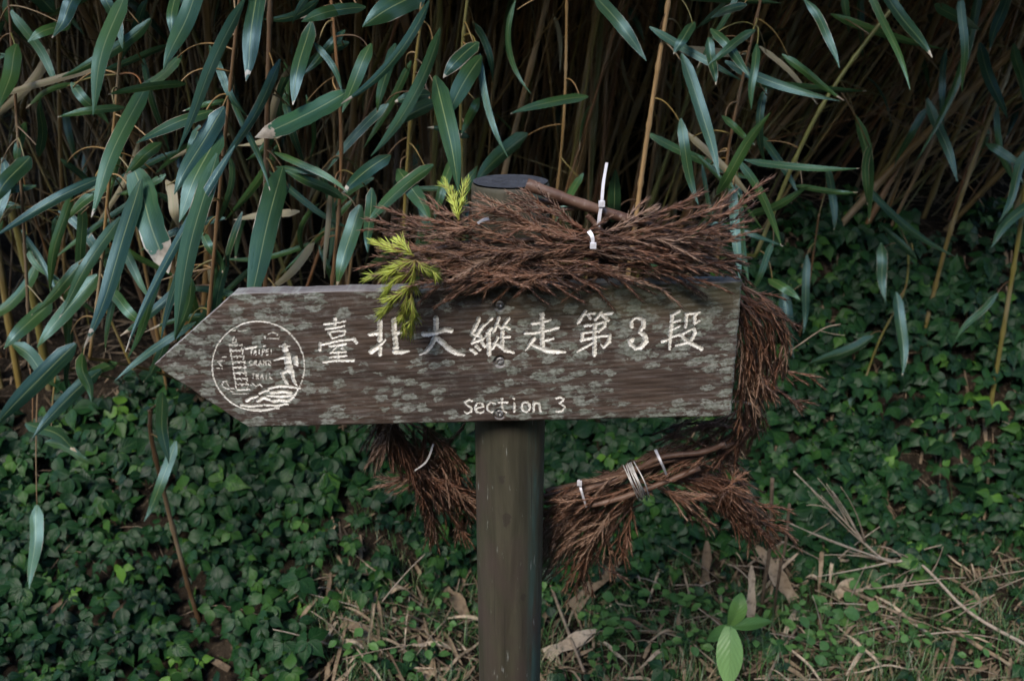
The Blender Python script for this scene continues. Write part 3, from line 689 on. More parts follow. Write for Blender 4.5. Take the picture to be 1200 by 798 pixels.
def wreath_sprigs():
    rr = random.Random(5); sd = [100]
    def go(root, tip, y0, y1, sag=0, nb=None, bl=None, j=7, **kw):
        sd[0] += 1; r = (root[0] + rr.uniform(-j, j), root[1] + rr.uniform(-j, j)); t = tip
        mid = ((r[0] + t[0]) / 2 + rr.uniform(-6, 6), (r[1] + t[1]) / 2 + sag + rr.uniform(-5, 5))
        L = math.hypot(t[0] - r[0], t[1] - r[1])
        spx([r, mid, t], y0, y1, nb or max(3, int(L / 24)), bl or .05 + L * .00016, sd[0], **kw)
    # upper bundle, tips to the left
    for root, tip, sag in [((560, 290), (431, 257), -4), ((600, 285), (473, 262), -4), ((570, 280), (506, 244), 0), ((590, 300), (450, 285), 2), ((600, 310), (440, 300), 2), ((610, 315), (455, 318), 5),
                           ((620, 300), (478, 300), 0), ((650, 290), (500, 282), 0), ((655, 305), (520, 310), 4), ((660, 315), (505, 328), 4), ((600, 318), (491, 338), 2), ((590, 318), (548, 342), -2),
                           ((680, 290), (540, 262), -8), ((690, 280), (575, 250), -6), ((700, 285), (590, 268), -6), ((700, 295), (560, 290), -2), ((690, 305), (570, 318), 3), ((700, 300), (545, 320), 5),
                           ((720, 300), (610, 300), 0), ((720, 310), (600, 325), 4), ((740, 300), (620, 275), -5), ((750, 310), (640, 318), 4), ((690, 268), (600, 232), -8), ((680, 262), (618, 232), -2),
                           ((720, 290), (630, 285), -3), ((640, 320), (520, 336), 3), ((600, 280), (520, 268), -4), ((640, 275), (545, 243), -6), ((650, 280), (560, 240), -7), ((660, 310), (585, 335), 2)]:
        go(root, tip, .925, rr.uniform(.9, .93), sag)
    # upper bundle, tips to the right
    for root, tip, sag in [((700, 300), (885, 229), 14), ((720, 285), (874, 253), 2), ((720, 290), (874, 266), 0), ((720, 295), (872, 281), -3), ((730, 300), (869, 300), -6), ((740, 300), (872, 318), -8),
                           ((720, 305), (841, 336), -8), ((710, 310), (822, 344), -8), ((700, 315), (783, 343), -5), ((640, 318), (709, 339), -4), ((600, 320), (664, 338), -3), ((730, 275), (820, 229), 4),
                           ((720, 280), (852, 240), 4), ((690, 285), (800, 262), -3), ((700, 290), (810, 285), -4), ((690, 300), (800, 306), -5), ((680, 310), (770, 322), -4), ((740, 290), (840, 290), -4),
                           ((760, 290), (850, 275), -3), ((730, 310), (830, 318), -6), ((670, 300), (760, 300), -5), ((660, 312), (735, 330), -4), ((700, 272), (770, 240), 2), ((640, 290), (720, 270), -5),
                           ((630, 305), (715, 312), -4), ((590, 310), (690, 330), -6), ((570, 300), (650, 305), -6), ((580, 325), (680, 322), -4), ((770, 300), (862, 312), -5), ((560, 318), (640, 332), -3)]:
        go(root, tip, .925, rr.uniform(.898, .928), sag)
    # right-hand fall beside the board end
    for pts in [[(850, 334), (885, 342), (912, 365), (921, 400), (914, 440)], [(850, 340), (880, 350), (905, 372), (914, 410), (905, 450)], [(852, 345), (876, 365), (890, 405), (895, 445), (912, 466)],
                [(855, 350), (872, 380), (880, 430), (888, 482)], [(860, 360), (872, 400), (874, 450), (880, 490)], [(850, 338), (878, 352), (898, 390), (903, 430), (930, 440), (966, 443)],
                [(862, 380), (885, 430), (915, 458), (944, 476)], [(858, 345), (884, 356), (900, 380), (908, 420), (898, 455)], [(860, 400), (866, 440), (870, 480), (868, 500)], [(866, 350), (880, 385), (884, 430), (900, 470)],
                [(850, 336), (890, 350), (916, 380), (916, 420), (905, 440)], [(862, 370), (868, 420), (876, 460), (892, 490)], [(866, 400), (878, 440), (884, 480), (876, 506)], [(858, 342), (890, 360), (906, 395), (890, 440)]]:
        sd[0] += 1; y = rr.uniform(.975, 1.0); spx([(a + rr.uniform(-4, 4), b + rr.uniform(-4, 4)) for a, b in pts], y + .01, y - .015, 11, .05, sd[0], .5)
    # lower right
    for pts in [[(870, 470), (850, 505), (800, 525), (750, 540)], [(880, 480), (860, 515), (820, 535), (780, 560)], [(770, 520), (820, 505), (878, 503)], [(800, 530), (840, 520), (862, 540)],
                [(760, 560), (800, 560), (842, 575), (875, 600), (905, 645)], [(770, 565), (820, 570), (860, 590), (885, 620), (920, 657)], [(780, 560), (830, 575), (870, 590), (928, 601)],
                [(800, 575), (850, 590), (890, 615), (936, 630)], [(790, 560), (830, 560), (860, 600), (878, 633)], [(780, 570), (800, 590), (836, 617)], [(770, 570), (795, 575), (825, 585)],
                [(820, 545), (845, 560), (868, 580), (890, 610)], [(850, 520), (860, 550), (870, 590), (895, 630)], [(800, 560), (840, 590), (865, 605), (890, 650)], [(810, 555), (850, 570), (868, 556)],
                [(700, 560), (750, 545), (800, 520)], [(720, 575), (770, 560), (830, 540)], [(780, 540), (820, 550), (850, 585), (882, 625)], [(830, 540), (850, 570), (880, 600), (905, 625)],
                [(860, 480), (840, 500), (790, 512)], [(760, 505), (800, 498), (850, 494)], [(884, 440), (888, 480), (872, 515), (830, 535)], [(880, 430), (880, 480), (860, 520), (810, 545)], [(890, 460), (884, 500), (855, 530)],
                [(830, 500), (790, 520), (740, 545)], [(820, 520), (760, 545), (700, 565)], [(760, 548), (700, 566), (645, 582)], [(780, 555), (720, 575), (650, 597)], [(870, 490), (830, 515), (770, 530)], [(880, 470), (866, 505), (840, 522)]]:
        for rep in range(2 if pts[-1][1] > 560 else 1):
            sd[0] += 1; y = rr.uniform(1.055, 1.09); spx([(a + rr.uniform(-6, 6) * (1 + rep), b + rr.uniform(-5, 5) * (1 + rep)) for a, b in pts], y, y - .03, 9, .055, sd[0], .5)
    # lower middle, hanging down right of the post
    for pts in [[(760, 570), (720, 600), (680, 625), (640, 650)], [(750, 575), (715, 615), (670, 650), (645, 676)], [(740, 580), (705, 630), (675, 670), (663, 696)], [(740, 585), (700, 620), (680, 660), (686, 690)],
                [(745, 585), (715, 620), (712, 650), (726, 677)], [(738, 580), (735, 610), (730, 635), (737, 654)], [(720, 590), (680, 605), (640, 622)], [(700, 590), (660, 600), (630, 640)], [(720, 600), (690, 625), (660, 640)],
                [(700, 600), (670, 630), (640, 670)], [(740, 575), (700, 590), (650, 605)], [(730, 585), (705, 610), (690, 655)], [(690, 600), (665, 615), (645, 635)], [(760, 560), (700, 580), (640, 590)], [(670, 600), (650, 630), (636, 655)],
                [(680, 595), (640, 615), (600, 625)]]:
        for rep in range(2):
            sd[0] += 1; y = rr.uniform(1.07, 1.1); spx([(a + rr.uniform(-6, 6) * (1 + rep), b + rr.uniform(-5, 5) * (1 + rep)) for a, b in pts], y, y - .02, 9, .055, sd[0], .5)
    # lower left, under the board
    for pts in [[(470, 480), (450, 505), (437, 538)], [(455, 490), (485, 530), (516, 572)], [(460, 490), (490, 550), (522, 602)], [(480, 500), (500, 580), (508, 640)], [(490, 520), (505, 590), (516, 632)],
                [(490, 500), (530, 550), (550, 594)], [(500, 520), (530, 570), (550, 622)], [(520, 555), (490, 558), (453, 562)], [(450, 480), (460, 520), (485, 560)], [(470, 495), (500, 530), (530, 560)],
                [(450, 485), (475, 530), (500, 600)], [(500, 500), (490, 560), (500, 610)], [(480, 490), (520, 520), (548, 560)], [(510, 540), (540, 580), (575, 605)], [(520, 560), (550, 590), (600, 600)],
                [(455, 480), (470, 515), (505, 545)], [(540, 500), (510, 540), (515, 580)], [(460, 470), (445, 500), (450, 520)], [(500, 560), (530, 600), (545, 630)], [(450, 500), (490, 550), (550, 585)], [(470, 520), (520, 565), (600, 592)], [(480, 540), (530, 575), (590, 600)], [(455, 495), (480, 540), (530, 580)]]:
        for rep in range(2):
            sd[0] += 1; y = rr.uniform(1.03, 1.08); spx([(a + rr.uniform(-5, 5) * (1 + rep), b + rr.uniform(-4, 4) * (1 + rep)) for a, b in pts], y, y - .02, 9, .055, sd[0], .45)
    # fresh yellow-green sprigs
    for q, (pts, nb, bl, y) in enumerate([([(488, 305), (468, 312), (430, 328)], 5, .025, .905), ([(485, 300), (475, 292), (467, 283)], 2, .02, .9), ([(486, 305), (484, 325), (479, 340)], 3, .02, .895), ([(482, 318), (462, 330), (450, 346)], 3, .02, .9),
                                          ([(478, 340), (462, 352), (446, 372)], 3, .02, .895), ([(478, 342), (474, 365), (472, 392)], 4, .018, .893), ([(482, 342), (483, 365), (482, 394)], 3, .018, .89), ([(488, 306), (500, 314), (511, 320)], 3, .016, .9),
                                          ([(470, 296), (452, 290), (438, 284)], 1, .02, .905)]):
        spx(pts, y + .004, y - .004, nb, bl, 900 + q, .2, 'green_sprig', 'cedar_green', nlen=.0115, step=.0008, ang=.5, stem=.0016, wid=.001)
    for q, pts in enumerate([[(538, 256), (530, 236), (522, 212)], [(537, 256), (541, 236), (548, 212)], [(538, 258), (534, 245), (530, 222)]]):
        spx(pts, .915, .91, 2, .018, 930 + q, .05, 'green_sprig', 'cedar_green', nlen=.009, step=.0009, ang=.45, stem=.0018, wid=.0008)
wreath_sprigs()
def ties():
    def strap(pts, w, name='cable_tie', mat='nylon', th=.0006):
        P = crom(pxp(pts), 20); mb = MB(); T = nrm(np.gradient(P, axis=0)); s = np.cross(T, np.array([0, -1.0, .2])); s = nrm(s); nn = np.cross(s, T)
        k = len(P); W = w / 2 * np.linspace(1, .75, k)[:, None]
        V = np.stack([P - s * W - nn * th, P + s * W - nn * th, P + s * W + nn * th, P - s * W + nn * th], 1).reshape(-1, 3)
        i, j = np.meshgrid(np.arange(k - 1), np.arange(4), indexing='ij'); j2 = (j + 1) % 4
        mb.add(V, np.vstack([np.stack([i * 4 + j, i * 4 + j2, (i + 1) * 4 + j2, (i + 1) * 4 + j], -1).reshape(-1, 4), [[0, 3, 2, 1]], [[(k - 1) * 4, (k - 1) * 4 + 1, (k - 1) * 4 + 2, (k - 1) * 4 + 3]]]))
        return part(mb, name, mat, wreath, smooth=False)
    def head(px, py, y, tie):
        c = at(px, py, y); mb = MB(); bx = np.array([[x, yy, z] for x in (-1, 1) for yy in (-1, 1) for z in (-1, 1)], float) * [.0035, .0025, .0032] + c
        mb.add(bx, [[0, 1, 3, 2], [4, 6, 7, 5], [0, 4, 5, 1], [2, 3, 7, 6], [0, 2, 6, 4], [1, 5, 7, 3]]); part(mb, 'cable_tie_head', 'nylon', tie, smooth=False)
    t = strap([(701, 266, .913), (703, 250, .912), (705, 238, .913), (707, 215, .918), (711, 191, .925)], .0042); head(705, 239, .912, t)
    t = strap([(690, 271, .905), (694, 278, .9), (695, 290, .9)], .005); head(695, 288, .899, t)
    t = strap([(573, 256, .918), (566, 258, .916), (560, 262, .918)], .004)
    strap([(768, 527, 1.03), (774, 540, 1.008), (782, 558, 1.03)], .0042); t = strap([(678, 562, 1.05), (681, 574, 1.03), (687, 594, 1.04)], .004); head(679, 566, 1.03, t)
    strap([(858, 470, .985), (868, 471, .983), (880, 473, .985)], .004)
    for q in range(7):                                   # frayed white cord round the hoop
        o1, o2 = R.uniform(-2, 2), R.uniform(-3, 3); P = crom(pxp([(731 + q * 2 + o1, 545 - q * .7, 1.04), (741 + q * 2 + o2, 564, 1.012), (749 + q * 2 + o1, 588 - q * 1.2 + o2, 1.04)]), 14)
        mb = MB(); tube(mb, P, .0010, 5); part(mb, 'binding_cord', 'string', wreath)
    strap([(508, 520, 1.03), (500, 540, 1.02), (485, 552, 1.02)], .003, 'binding_cord', 'string')
ties()

# ================================================================== LEAFY BAMBOO IN FRONT OF THE THICKET
# plants: stem as (px, py) polyline at a distance, label
PLANTS = [
    dict(st=[(35, 430), (30, 300), (8, -40)], y=1.55, lb='leafy bamboo at the far left edge with long hanging blue-green leaves'),
    dict(st=[(105, 420), (120, 300), (150, -40)], y=1.42, lb='bamboo with broad drooping leaves left of the arrow tip'),
    dict(st=[(240, 420), (262, 180), (285, -40)], y=1.3, lb='bamboo with bunched long leaves hanging over the arrow point'),
    dict(st=[(311, 420), (312, 200), (318, -40)], y=1.38, lb='thick tan bamboo stem with a broad leaf behind the board top left'),
    dict(st=[(385, 380), (400, 180), (385, -40)], y=1.4, lb='bamboo with a scorched-tipped leaf reaching left above the board'),
    dict(st=[(470, 330), (480, 150), (500, -40)], y=1.42, lb='leafy bamboo with thin arching leaves just left of the post'),
    dict(st=[(545, 330), (540, 100), (552, -40)], y=1.5, lb='bamboo with a wide blue leaf hanging behind the post top'),
    dict(st=[(640, 330), (660, 150), (665, -40)], y=1.7, lb='slim bamboo behind the post with a single sideways leaf'),
    dict(st=[(735, 330), (760, 150), (790, -40)], y=1.6, lb='yellowish bamboo stem rising behind the wreath with a short upright leaf'),
    dict(st=[(835, 420), (850, 200), (900, -40)], y=1.55, lb='leafy bamboo right of the wreath top with narrow green leaves'),
    dict(st=[(920, 430), (940, 380), (960, 250)], y=1.62, lb='short leafy bamboo shoot beside the board right end'),
    dict(st=[(885, 300), (960, 130), (1075, -30)], y=1.75, lb='long pale bamboo cane slanting steeply across the upper right'),
    dict(st=[(1075, 420), (1120, 250), (1205, 20)], y=1.7, lb='tan bamboo cane leaning right with hanging leaves near the upper right corner'),
    dict(st=[(1155, 506), (1180, 360), (1200, 230), (1215, 60)], y=1.6, lb='upright tan bamboo cane along the right edge'),
    dict(st=[(1005, 470), (1030, 400), (1060, 340), (1065, 290)], y=1.85, lb='small bamboo shoot with hanging leaves among the creepers at right'),
    dict(st=[(238, 742), (215, 665), (180, 525), (176, 480)], y=1.62, lb='brown bamboo stalk leaning among creepers below the arrow tip'),
]
# leaves: base x, y, tip x, y, width px, sideways bend, distance shift toward the camera
LEAVES = [
    (142, 6, 107, 136, 21, 10, .1), (166, 112, 105, 256, 22, 8, .1), (277, 19, 207, 180, 17, 4, .06), (300, -12, 287, 96, 25, -3, .05), (232, -10, 193, 83, 25, 3, .08), (206, -15, 200, 46, 15, 0, .04),
    (398, 112, 300, 161, 25, -5, .1), (322, 83, 256, 197, 15, -10, .05), (258, 136, 205, 228, 26, 6, .02), (252, 164, 208, 262, 30, 4, .05), (263, 196, 148, 412, 13, 16, .12), (248, 204, 203, 398, 28, 8, .14),
    (234, 250, 190, 397, 15, 5, .13), (326, 215, 288, 372, 38, 0, .12), (157, 232, 98, 408, 24, -10, .12), (132, 268, 68, 374, 17, 5, .04), (108, 330, 44, 407, 22, 4, .06), (80, 412, -6, 500, 26, 4, .08),
    (112, 440, 40, 512, 20, 8, .05), (38, 498, 92, 528, 17, -6, .04), (54, 360, 3, 410, 21, 3, .05), (48, 176, 49, 114, 12, 0, .02), (210, 100, 128, 111, 11, 5, .04), (136, 128, 66, 138, 11, 5, .02),
    (110, 214, -6, 278, 15, 10, .06), (240, 134, 160, 168, 17, 8, .03), (184, 172, 146, 206, 17, 3, .03), (158, 208, 196, 322, 34, -4, .06), (362, 36, 342, 124, 22, 4, .03), (404, 10, 352, 26, 18, 3, .05),
    (372, 56, 402, 108, 10, -8, .02), (330, 184, 408, 226, 11, -10, .03), (332, 198, 402, 216, 9, -8, .02), (190, 470, 197, 545, 17, 3, .06), (201, 528, 168, 612, 15, -6, .07), (44, 600, 36, 688, 17, 2, .1),
    (60, 10, 10, -30, 22, 0, .03), (20, 60, 2, 128, 20, 4, .02), (30, 190, -8, 240, 22, 6, .03), (98, 420, 108, 470, 15, 4, .02), (76, 30, 30, 50, 14, 6, .01), (95, -10, 62, 45, 18, 4, .03),
    (128, 345, 170, 388, 16, -8, .02), (60, 520, 112, 545, 13, -6, .03), (20, 408, 66, 455, 18, -6, .02), (185, 330, 150, 420, 12, -4, .01), (330, 350, 296, 405, 10, 3, .02),
    (512, 104, 537, 226, 31, -6, .12), (507, 50, 434, 184, 19, -22, .1), (492, 14, 400, 122, 15, -26, .08), (560, 74, 524, 138, 29, 6, .08), (556, 54, 519, 92, 22, 5, .06), (680, 116, 598, 134, 15, 8, .05),
    (606, 12, 622, 110, 9, 34, .05), (566, 76, 596, 186, 11, 16, .05), (612, 164, 556, 216, 24, 8, .04), (436, 228, 431, 296, 18, 2, .08), (718, 254, 721, 198, 22, 2, .05), (702, 2, 758, 72, 20, -5, .06),
    (504, 124, 452, 152, 21, 4, .03), (500, 112, 462, 120, 18, 4, .02), (492, -6, 424, 32, 36, 6, .05), (452, 186, 402, 226, 22, 6, .03), (545, 160, 500, 150, 12, 5, .02), (432, 60, 402, 132, 20, 4, .03),
    (420, 250, 395, 335, 26, 4, .02), (500, 200, 430, 262, 20, 8, .02), (470, 205, 505, 262, 26, -6, .02), (530, 190, 508, 260, 16, 4, .02), (395, 230, 330, 200, 16, 6, .01),
    (420, 10, 352, 22, 16, 4, .02), (462, 60, 442, 132, 16, 4, .01), (535, 235, 560, 195, 18, 0, .0), (560, 120, 540, 160, 14, 0, .0), (680, 210, 650, 262, 12, 3, .0),
    (802, 78, 842, 207, 19, -8, .1), (886, 60, 880, 128, 12, 2, .05), (946, 8, 982, 80, 12, -14, .05), (846, 218, 902, 132, 17, -4, .08), (884, 250, 950, 218, 13, 6, .05), (940, 219, 1006, 226, 9, 4, .05),
    (856, 225, 866, 330, 15, -4, .02), (880, 40, 830, 78, 13, 6, .04), (812, 30, 790, 64, 16, 4, .03), (838, 40, 880, 92, 14, -6, .03), (850, 140, 884, 170, 10, 0, .02), (800, 150, 818, 240, 16, 6, .0),
    (870, 8, 832, 22, 12, 4, .02), (830, 50, 838, 100, 14, -2, .02), (905, 290, 880, 350, 10, 3, .01),
    (944, 308, 941, 390, 12, -4, .1), (1016, 398, 944, 428, 16, -6, .06), (962, 452, 992, 520, 14, -8, .05), (905, 330, 938, 352, 14, -4, .03), (920, 350, 930, 420, 20, 4, .02), (930, 470, 955, 540, 16, -6, .02),
    (935, 520, 915, 490, 12, 0, .03), (960, 545, 935, 590, 14, 4, .02), (905, 560, 950, 578, 13, 4, .04), (925, 555, 955, 600, 18, -6, .04),
    (1034, -8, 1091, 68, 15, -4, .1), (1018, -10, 1067, 106, 10, -6, .08), (1182, -10, 1160, 60, 14, 2, .1), (1090, 126, 1123, 214, 13, -2, .06), (1144, -8, 1072, 194, 11, -24, .08), (1197, 186, 1170, 262, 12, -8, .06),
    (1205, 240, 1160, 290, 14, 6, .04), (1160, 172, 1205, 200, 11, -4, .03), (1190, 60, 1205, 130, 12, 2, .02), (1150, 60, 1180, 140, 14, 3, -.02),
    (1033, 292, 1037, 354, 15, 2, .05), (1050, 352, 1057, 440, 15, -8, .06), (1070, 300, 1030, 262, 9, 2, .03), (1165, 350, 1120, 398, 9, 4, .02), (1000, 470, 975, 540, 11, 4, .03),
]
def leaf_obj(parent, bx, by, tx, ty, wpx, bend, Y0, Y1, rs, name='leaf', mat='bamboo_leaf', roll=None, tipdry=False):
    bx += (bx - tx) * .12; by += (by - ty) * .12; a = at(bx, by, Y0); c = at(tx, ty, Y1)
    dx, dy = tx - bx, ty - by; L = math.hypot(dx, dy); nx, ny = -dy / L, dx / L
    b = at((bx + tx) / 2 + nx * bend, (by + ty) / 2 + ny * bend, (Y0 * .6 + Y1 * .4) - .02)
    n = 15; P = bez(a, b, c, n); P[:, 1] += .006 * np.sin(np.linspace(0, 7, n) + rs.rand() * 6)
    wm = wpx * np.linalg.norm((a + c) / 2 - CAM) / FPX * .69
    d = c - a; view = nrm((a + c) / 2 - CAM); s = nrm(np.cross(nrm(d), view))
    ro = rs.uniform(-.55, .55) if roll is None else roll; out = np.cross(s, nrm(d))
    s0 = s * math.cos(ro) + out * math.sin(ro); tw = rs.uniform(-.5, .5)
    side = np.array([s0 * math.cos(tw * (q / n - .3)) + np.cross(nrm(d), s0) * math.sin(tw * (q / n - .3)) for q in range(n)])
    W = bamboo_w(n, wm / max(.6, math.cos(ro)) * (1.15 if mat.endswith('scorched') else 1), 9 if mat.endswith('scorched') else rs.rand() * 2)
    if mat.endswith('scorched'): W = W * (1 + .06 * np.sin(np.arange(n) * 2.1)); W[-2:] *= .8; Y1 = Y0 - .05
    mb = MB(); ribbon(mb, P, W, side, fold=rs.uniform(.1, .32), nu=5)
    return part(mb, name, mat, parent, origin=a)
SCORCHED = {6, 27}
def leafy_bamboo():
    rs = np.random.RandomState(21); data = []
    for q, p in enumerate(PLANTS):
        if q in (10, 12, 13, 14): p['y'] = float(hit(*p['st'][0])[1]) + .01   # these canes stand in the bank itself
        P = crom(pxp([(x, y, p['y'] + .012 * i) for i, (x, y) in enumerate(p['st'])]), 50)
        e = empty('bamboo_plant', tuple(P[0] if P[0][2] < P[-1][2] else P[-1]), p['lb'], 'bamboo', 'leafy bamboo plants in front of the thicket')
        r0 = .0066 if q in (12, 13) else .0052 if q in (3, 8, 11) else .0034
        if q == 15: r0 = .006
        rv = np.full(50, r0) * np.linspace(1, .8, 50)
        # extend down into the bank where the base floats
        lo = P[0].copy(); g = hgt(lo[0], lo[1])
        if lo[2] > g + .01:
            # the canes lean out over the trail from roots behind the crest of the bank
            yr = max(lo[1] + .15, 2.3 + .2 * float(ss(-.3, .5, lo[0]))); xr = lo[0] * (1 + .5 * (yr - lo[1]) / yr) + float(np.clip((P[0][0] - P[8][0]) * 1.5, -.25, .25)); rt = np.array([xr, yr, float(hgt(xr, yr)) - .03]); m = 16
            D = bez(rt, (rt + lo) / 2 + np.array([0, 0, .03]), lo, m)[:-1]; P = np.vstack([D, P]); rv = np.concatenate([np.full(m - 1, r0), rv])
        for i in range(4, len(P), 9): rv[i] *= 1.35
        e.location = P[0]
        mb = MB(); tube(mb, P, rv, 8); part(mb, 'stem', 'culm', e)
        px = np.array([topx(v) for v in P]); data.append((e, P, px, p['y']))
    more = []
    for k in range(150):                                 # the tangle of smaller blades behind the big ones
        bx = rs.choice([rs.uniform(-10, 380), rs.uniform(300, 600), rs.uniform(760, 900), rs.uniform(850, 1200)], p=[.5, .24, .11, .15]); by = rs.uniform(-20, 300 if bx > 330 else 430)
        if 560 < bx < 760 or (bx > 850 and by > 240): continue
        L = rs.uniform(50, 130); a = rs.normal(2.0 if bx < 700 else 1.2, .75); more.append((bx, by, bx + math.cos(a) * L, by + abs(math.sin(a)) * L * .9, rs.uniform(7, 15), rs.normal(0, 12), rs.uniform(-.28, -.04)))
    for li, lf in enumerate(LEAVES + more):
        bx, by, tx, ty, wpx, bend, dz = lf
        best = min(range(len(data)), key=lambda i: np.min(np.hypot(data[i][2][:, 0] - bx, (data[i][2][:, 1] - by) * .6)))
        e, P, px, y = data[best]; Y0 = y - dz * .5; Y1 = y - dz - .02 - math.hypot(tx - bx, ty - by) / FPX * y * rs.uniform(.15, .55)
        o = leaf_obj(e, bx, by, tx, ty, wpx, bend, Y0, Y1, rs, roll=-.25 if (bx, by) == (398, 112) else None, mat='bamboo_leaf_scorched' if li in SCORCHED else 'bamboo_leaf_dry' if li >= len(LEAVES) and rs.rand() < .1 else 'bamboo_leaf')
        a = at(bx, by, Y0); i = int(np.argmin(np.hypot(px[:, 0] - bx, (px[:, 1] - (by - 25)) * .7)))
        s = P[i]; mid = (a + s) / 2 + np.array([0, 0, .02]) + rs.normal(0, .008, 3); mb = MB(); Q = bez(s, mid, a, 9); tube(mb, Q, np.linspace(.0018, .0011, 9), 5); part(mb, 'twig', 'culm', e)
leafy_bamboo()

# ================================================================== THE THICKET
def thicket():
    rs = np.random.RandomState(33); rr = random.Random(33)
    culms = []
    for k in range(8):                                   # cane shapes, 3 m tall, gently bowed, with nodes
        n = 60; z = np.linspace(-.05, 3.0, n); bow = rs.uniform(-.12, .12); b2 = rs.uniform(-.05, .05)
        P = np.stack([bow * (z / 3) ** 2 + .012 * np.sin(z * 3 + k), b2 * (z / 3) ** 2, z], -1)
        r = .0052 * np.linspace(1.1, .7, n); r[3 + k % 3::6] *= 1.28; mb = MB(); tube(mb, P, r, 7); culms.append(mb.mesh('cane'))
    twigs = []
    for k in range(8):                                   # fine side shoots
        n = 14; t = np.linspace(0, 1, n); L = rs.uniform(.3, .7); P = np.stack([t * L * rs.uniform(.3, .7), rs.uniform(-.15, .1) * t, t * L - rs.uniform(0, .4) * t ** 2 * L], -1)
        mb = MB(); tube(mb, P, np.linspace(.0022, .0008, n), 4)
        for q in range(rr.randint(2, 5)):
            i = rr.randint(3, n - 3); d = nrm(P[i + 1] - P[i] + rs.normal(0, .012, 3)); l = rs.uniform(.08, .3); Q = np.array([P[i] + d * l * s + np.array([0, 0, -.25 * l * s * s]) for s in np.linspace(0, 1, 7)])
            tube(mb, Q, np.linspace(.0013, .0006, 7), 4)
        twigs.append(mb.mesh('twig'))
    lvs = []
    for k in range(6):
        n = 11; L = rs.uniform(.14, .24); t = np.linspace(0, 1, n); dr = rs.uniform(.3, 1.1)
        P = np.stack([L * t * math.cos(dr * .6), np.zeros(n), -L * t * t * math.sin(dr)], -1); mb = MB(); ribbon(mb, P, bamboo_w(n, rs.uniform(.018, .03)), np.array([0, 1.0, 0.15]), .25); lvs.append(mb.mesh('leaf'))
    # dry strips hang in the thicket as well
    seeds = []
    for i in range(285):
        y = 2.22 + 1.3 * rs.rand() ** 1.3; half = 600 / FPX * y * 1.18 + .25
        x = rs.uniform(-half, half); y += .28 * float(ss(0, .6, x)); seeds.append((y, x))
    seeds.sort()
    for i, (y, x) in enumerate(seeds):
        zb = float(hgt(x, y)); pxx = topx((x, y, max(zb, .9)))[0]
        if pxx < 380: lean = rr.gauss(-2, 13); zone = 0
        elif pxx < 820: lean = rr.gauss(8, 7); zone = 1
        else: lean = rr.gauss(27, 12); zone = 2
        e = empty('bamboo_cane', (x - math.tan(rad(lean)) * .45 * (1 if zone == 2 else .6), y, zb), None, 'bamboo', None); s = .45 + 1.6 * rr.random() ** 1.7
        zone_r = Matrix.Rotation(rad(lean), 4, 'Y') @ Matrix.Rotation(rad(rr.gauss(-1, 6)), 4, 'X') @ Matrix.Rotation(rr.uniform(0, 6.28), 4, 'Z')
        o = link('stem', rr.choice(culms), 'culm', e); o.rotation_euler = zone_r.to_euler(); o.scale = (s, s, 1)
        ax = zone_r.to_3x3() @ Vector((0, 0, 1))
        zn = ['at the far left edge', 'above the arrow tip', 'above the left half of the board', 'directly behind the post', 'behind the right half of the wreath', 'beyond the right end of the board', 'at upper right', 'at the far right edge'][min(7, max(0, int(pxx / 150)))]
        ln = 'leaning left' if lean < -8 else ('upright' if lean < 8 else ('leaning right' if lean < 28 else 'slanting far right'))
        wd = 'thin' if s < .95 else ('medium' if s < 1.35 else 'thick'); dp = 'front' if y < 2.75 else 'back'
        tag(e, f'{wd} {ln} cane in the {dp} thicket {zn}', None, f'{wd} {ln} {dp} canes {zn}')
        for q in range(rr.choice([2, 3, 4, 5] if zone == 2 else [1, 1, 2, 3])):
            z = rr.uniform(.2, 1.5); tw = link('twig', rr.choice(twigs), 'culm', e, tuple(ax * z)); tw.rotation_euler = (rr.gauss(0, .4), rr.gauss(.2 if zone == 2 else 0, .5), rr.uniform(0, 6.28))
        nl = rr.choice([0, 0, 1, 2]) if zone != 1 else rr.choice([0, 0, 0, 1])
        for q in range(nl):
            z = rr.uniform(.5, 1.6); lf = link('leaf', rr.choice(lvs), 'bamboo_leaf', e, tuple(ax * z)); lf.rotation_euler = (rr.gauss(0, .3), rr.gauss(.3, .5), rr.uniform(3.5, 6.0)); lf.scale = (rr.uniform(.8, 1.2),) * 3
        if rr.random() < .3:
            me = rr.choice(lvs).copy(); me.materials.clear(); me.name = 'dry_leaf'
            lf = link('dry_leaf', me, 'bamboo_leaf_dry', e, tuple(ax * rr.uniform(.05, 1.3))); lf.rotation_euler = (rr.gauss(0, .6), rr.gauss(.9, .4), rr.uniform(3.2, 6.2)); lf.scale = (1, rr.uniform(.4, .8), 1)
thicket()
def canopy():
    """unseen leaf roof of the grove, added above and behind the canes: it keeps the inside of the thicket dark"""
    rs = np.random.RandomState(44); mb = MB()
    for i in range(13000):  # out of view, added and shaped to shade bank and thicket
        x = rs.uniform(-3.8, 3.8); y = rs.uniform(1.2, 5.4); z = 1.76 + .2 * max(0, 2.1 - y) + rs.rand() * 1.2 + .05 * math.sin(x * 2)
        L = rs.uniform(.24, .36); a = rs.uniform(0, 6.28); dr = rs.uniform(.1, .7); t = np.linspace(0, 1, 5)
        d = np.array([math.cos(a), math.sin(a), 0]); P = np.array([x, y, z]) + d * (L * t)[:, None] + np.array([0, 0, -1]) * (L * dr * t * t)[:, None]
        ribbon(mb, P, bamboo_w(5, rs.uniform(.04, .065)), np.cross(d, [0, 0, 1]) + rs.normal(0, .3, 3), .2, 3)
    o = part(mb, 'shade_canopy', 'bamboo_leaf', None, kind='stuff'); tag(o, 'unseen leafy bamboo crown mass overhead, added to shade the thicket', 'foliage')
canopy()
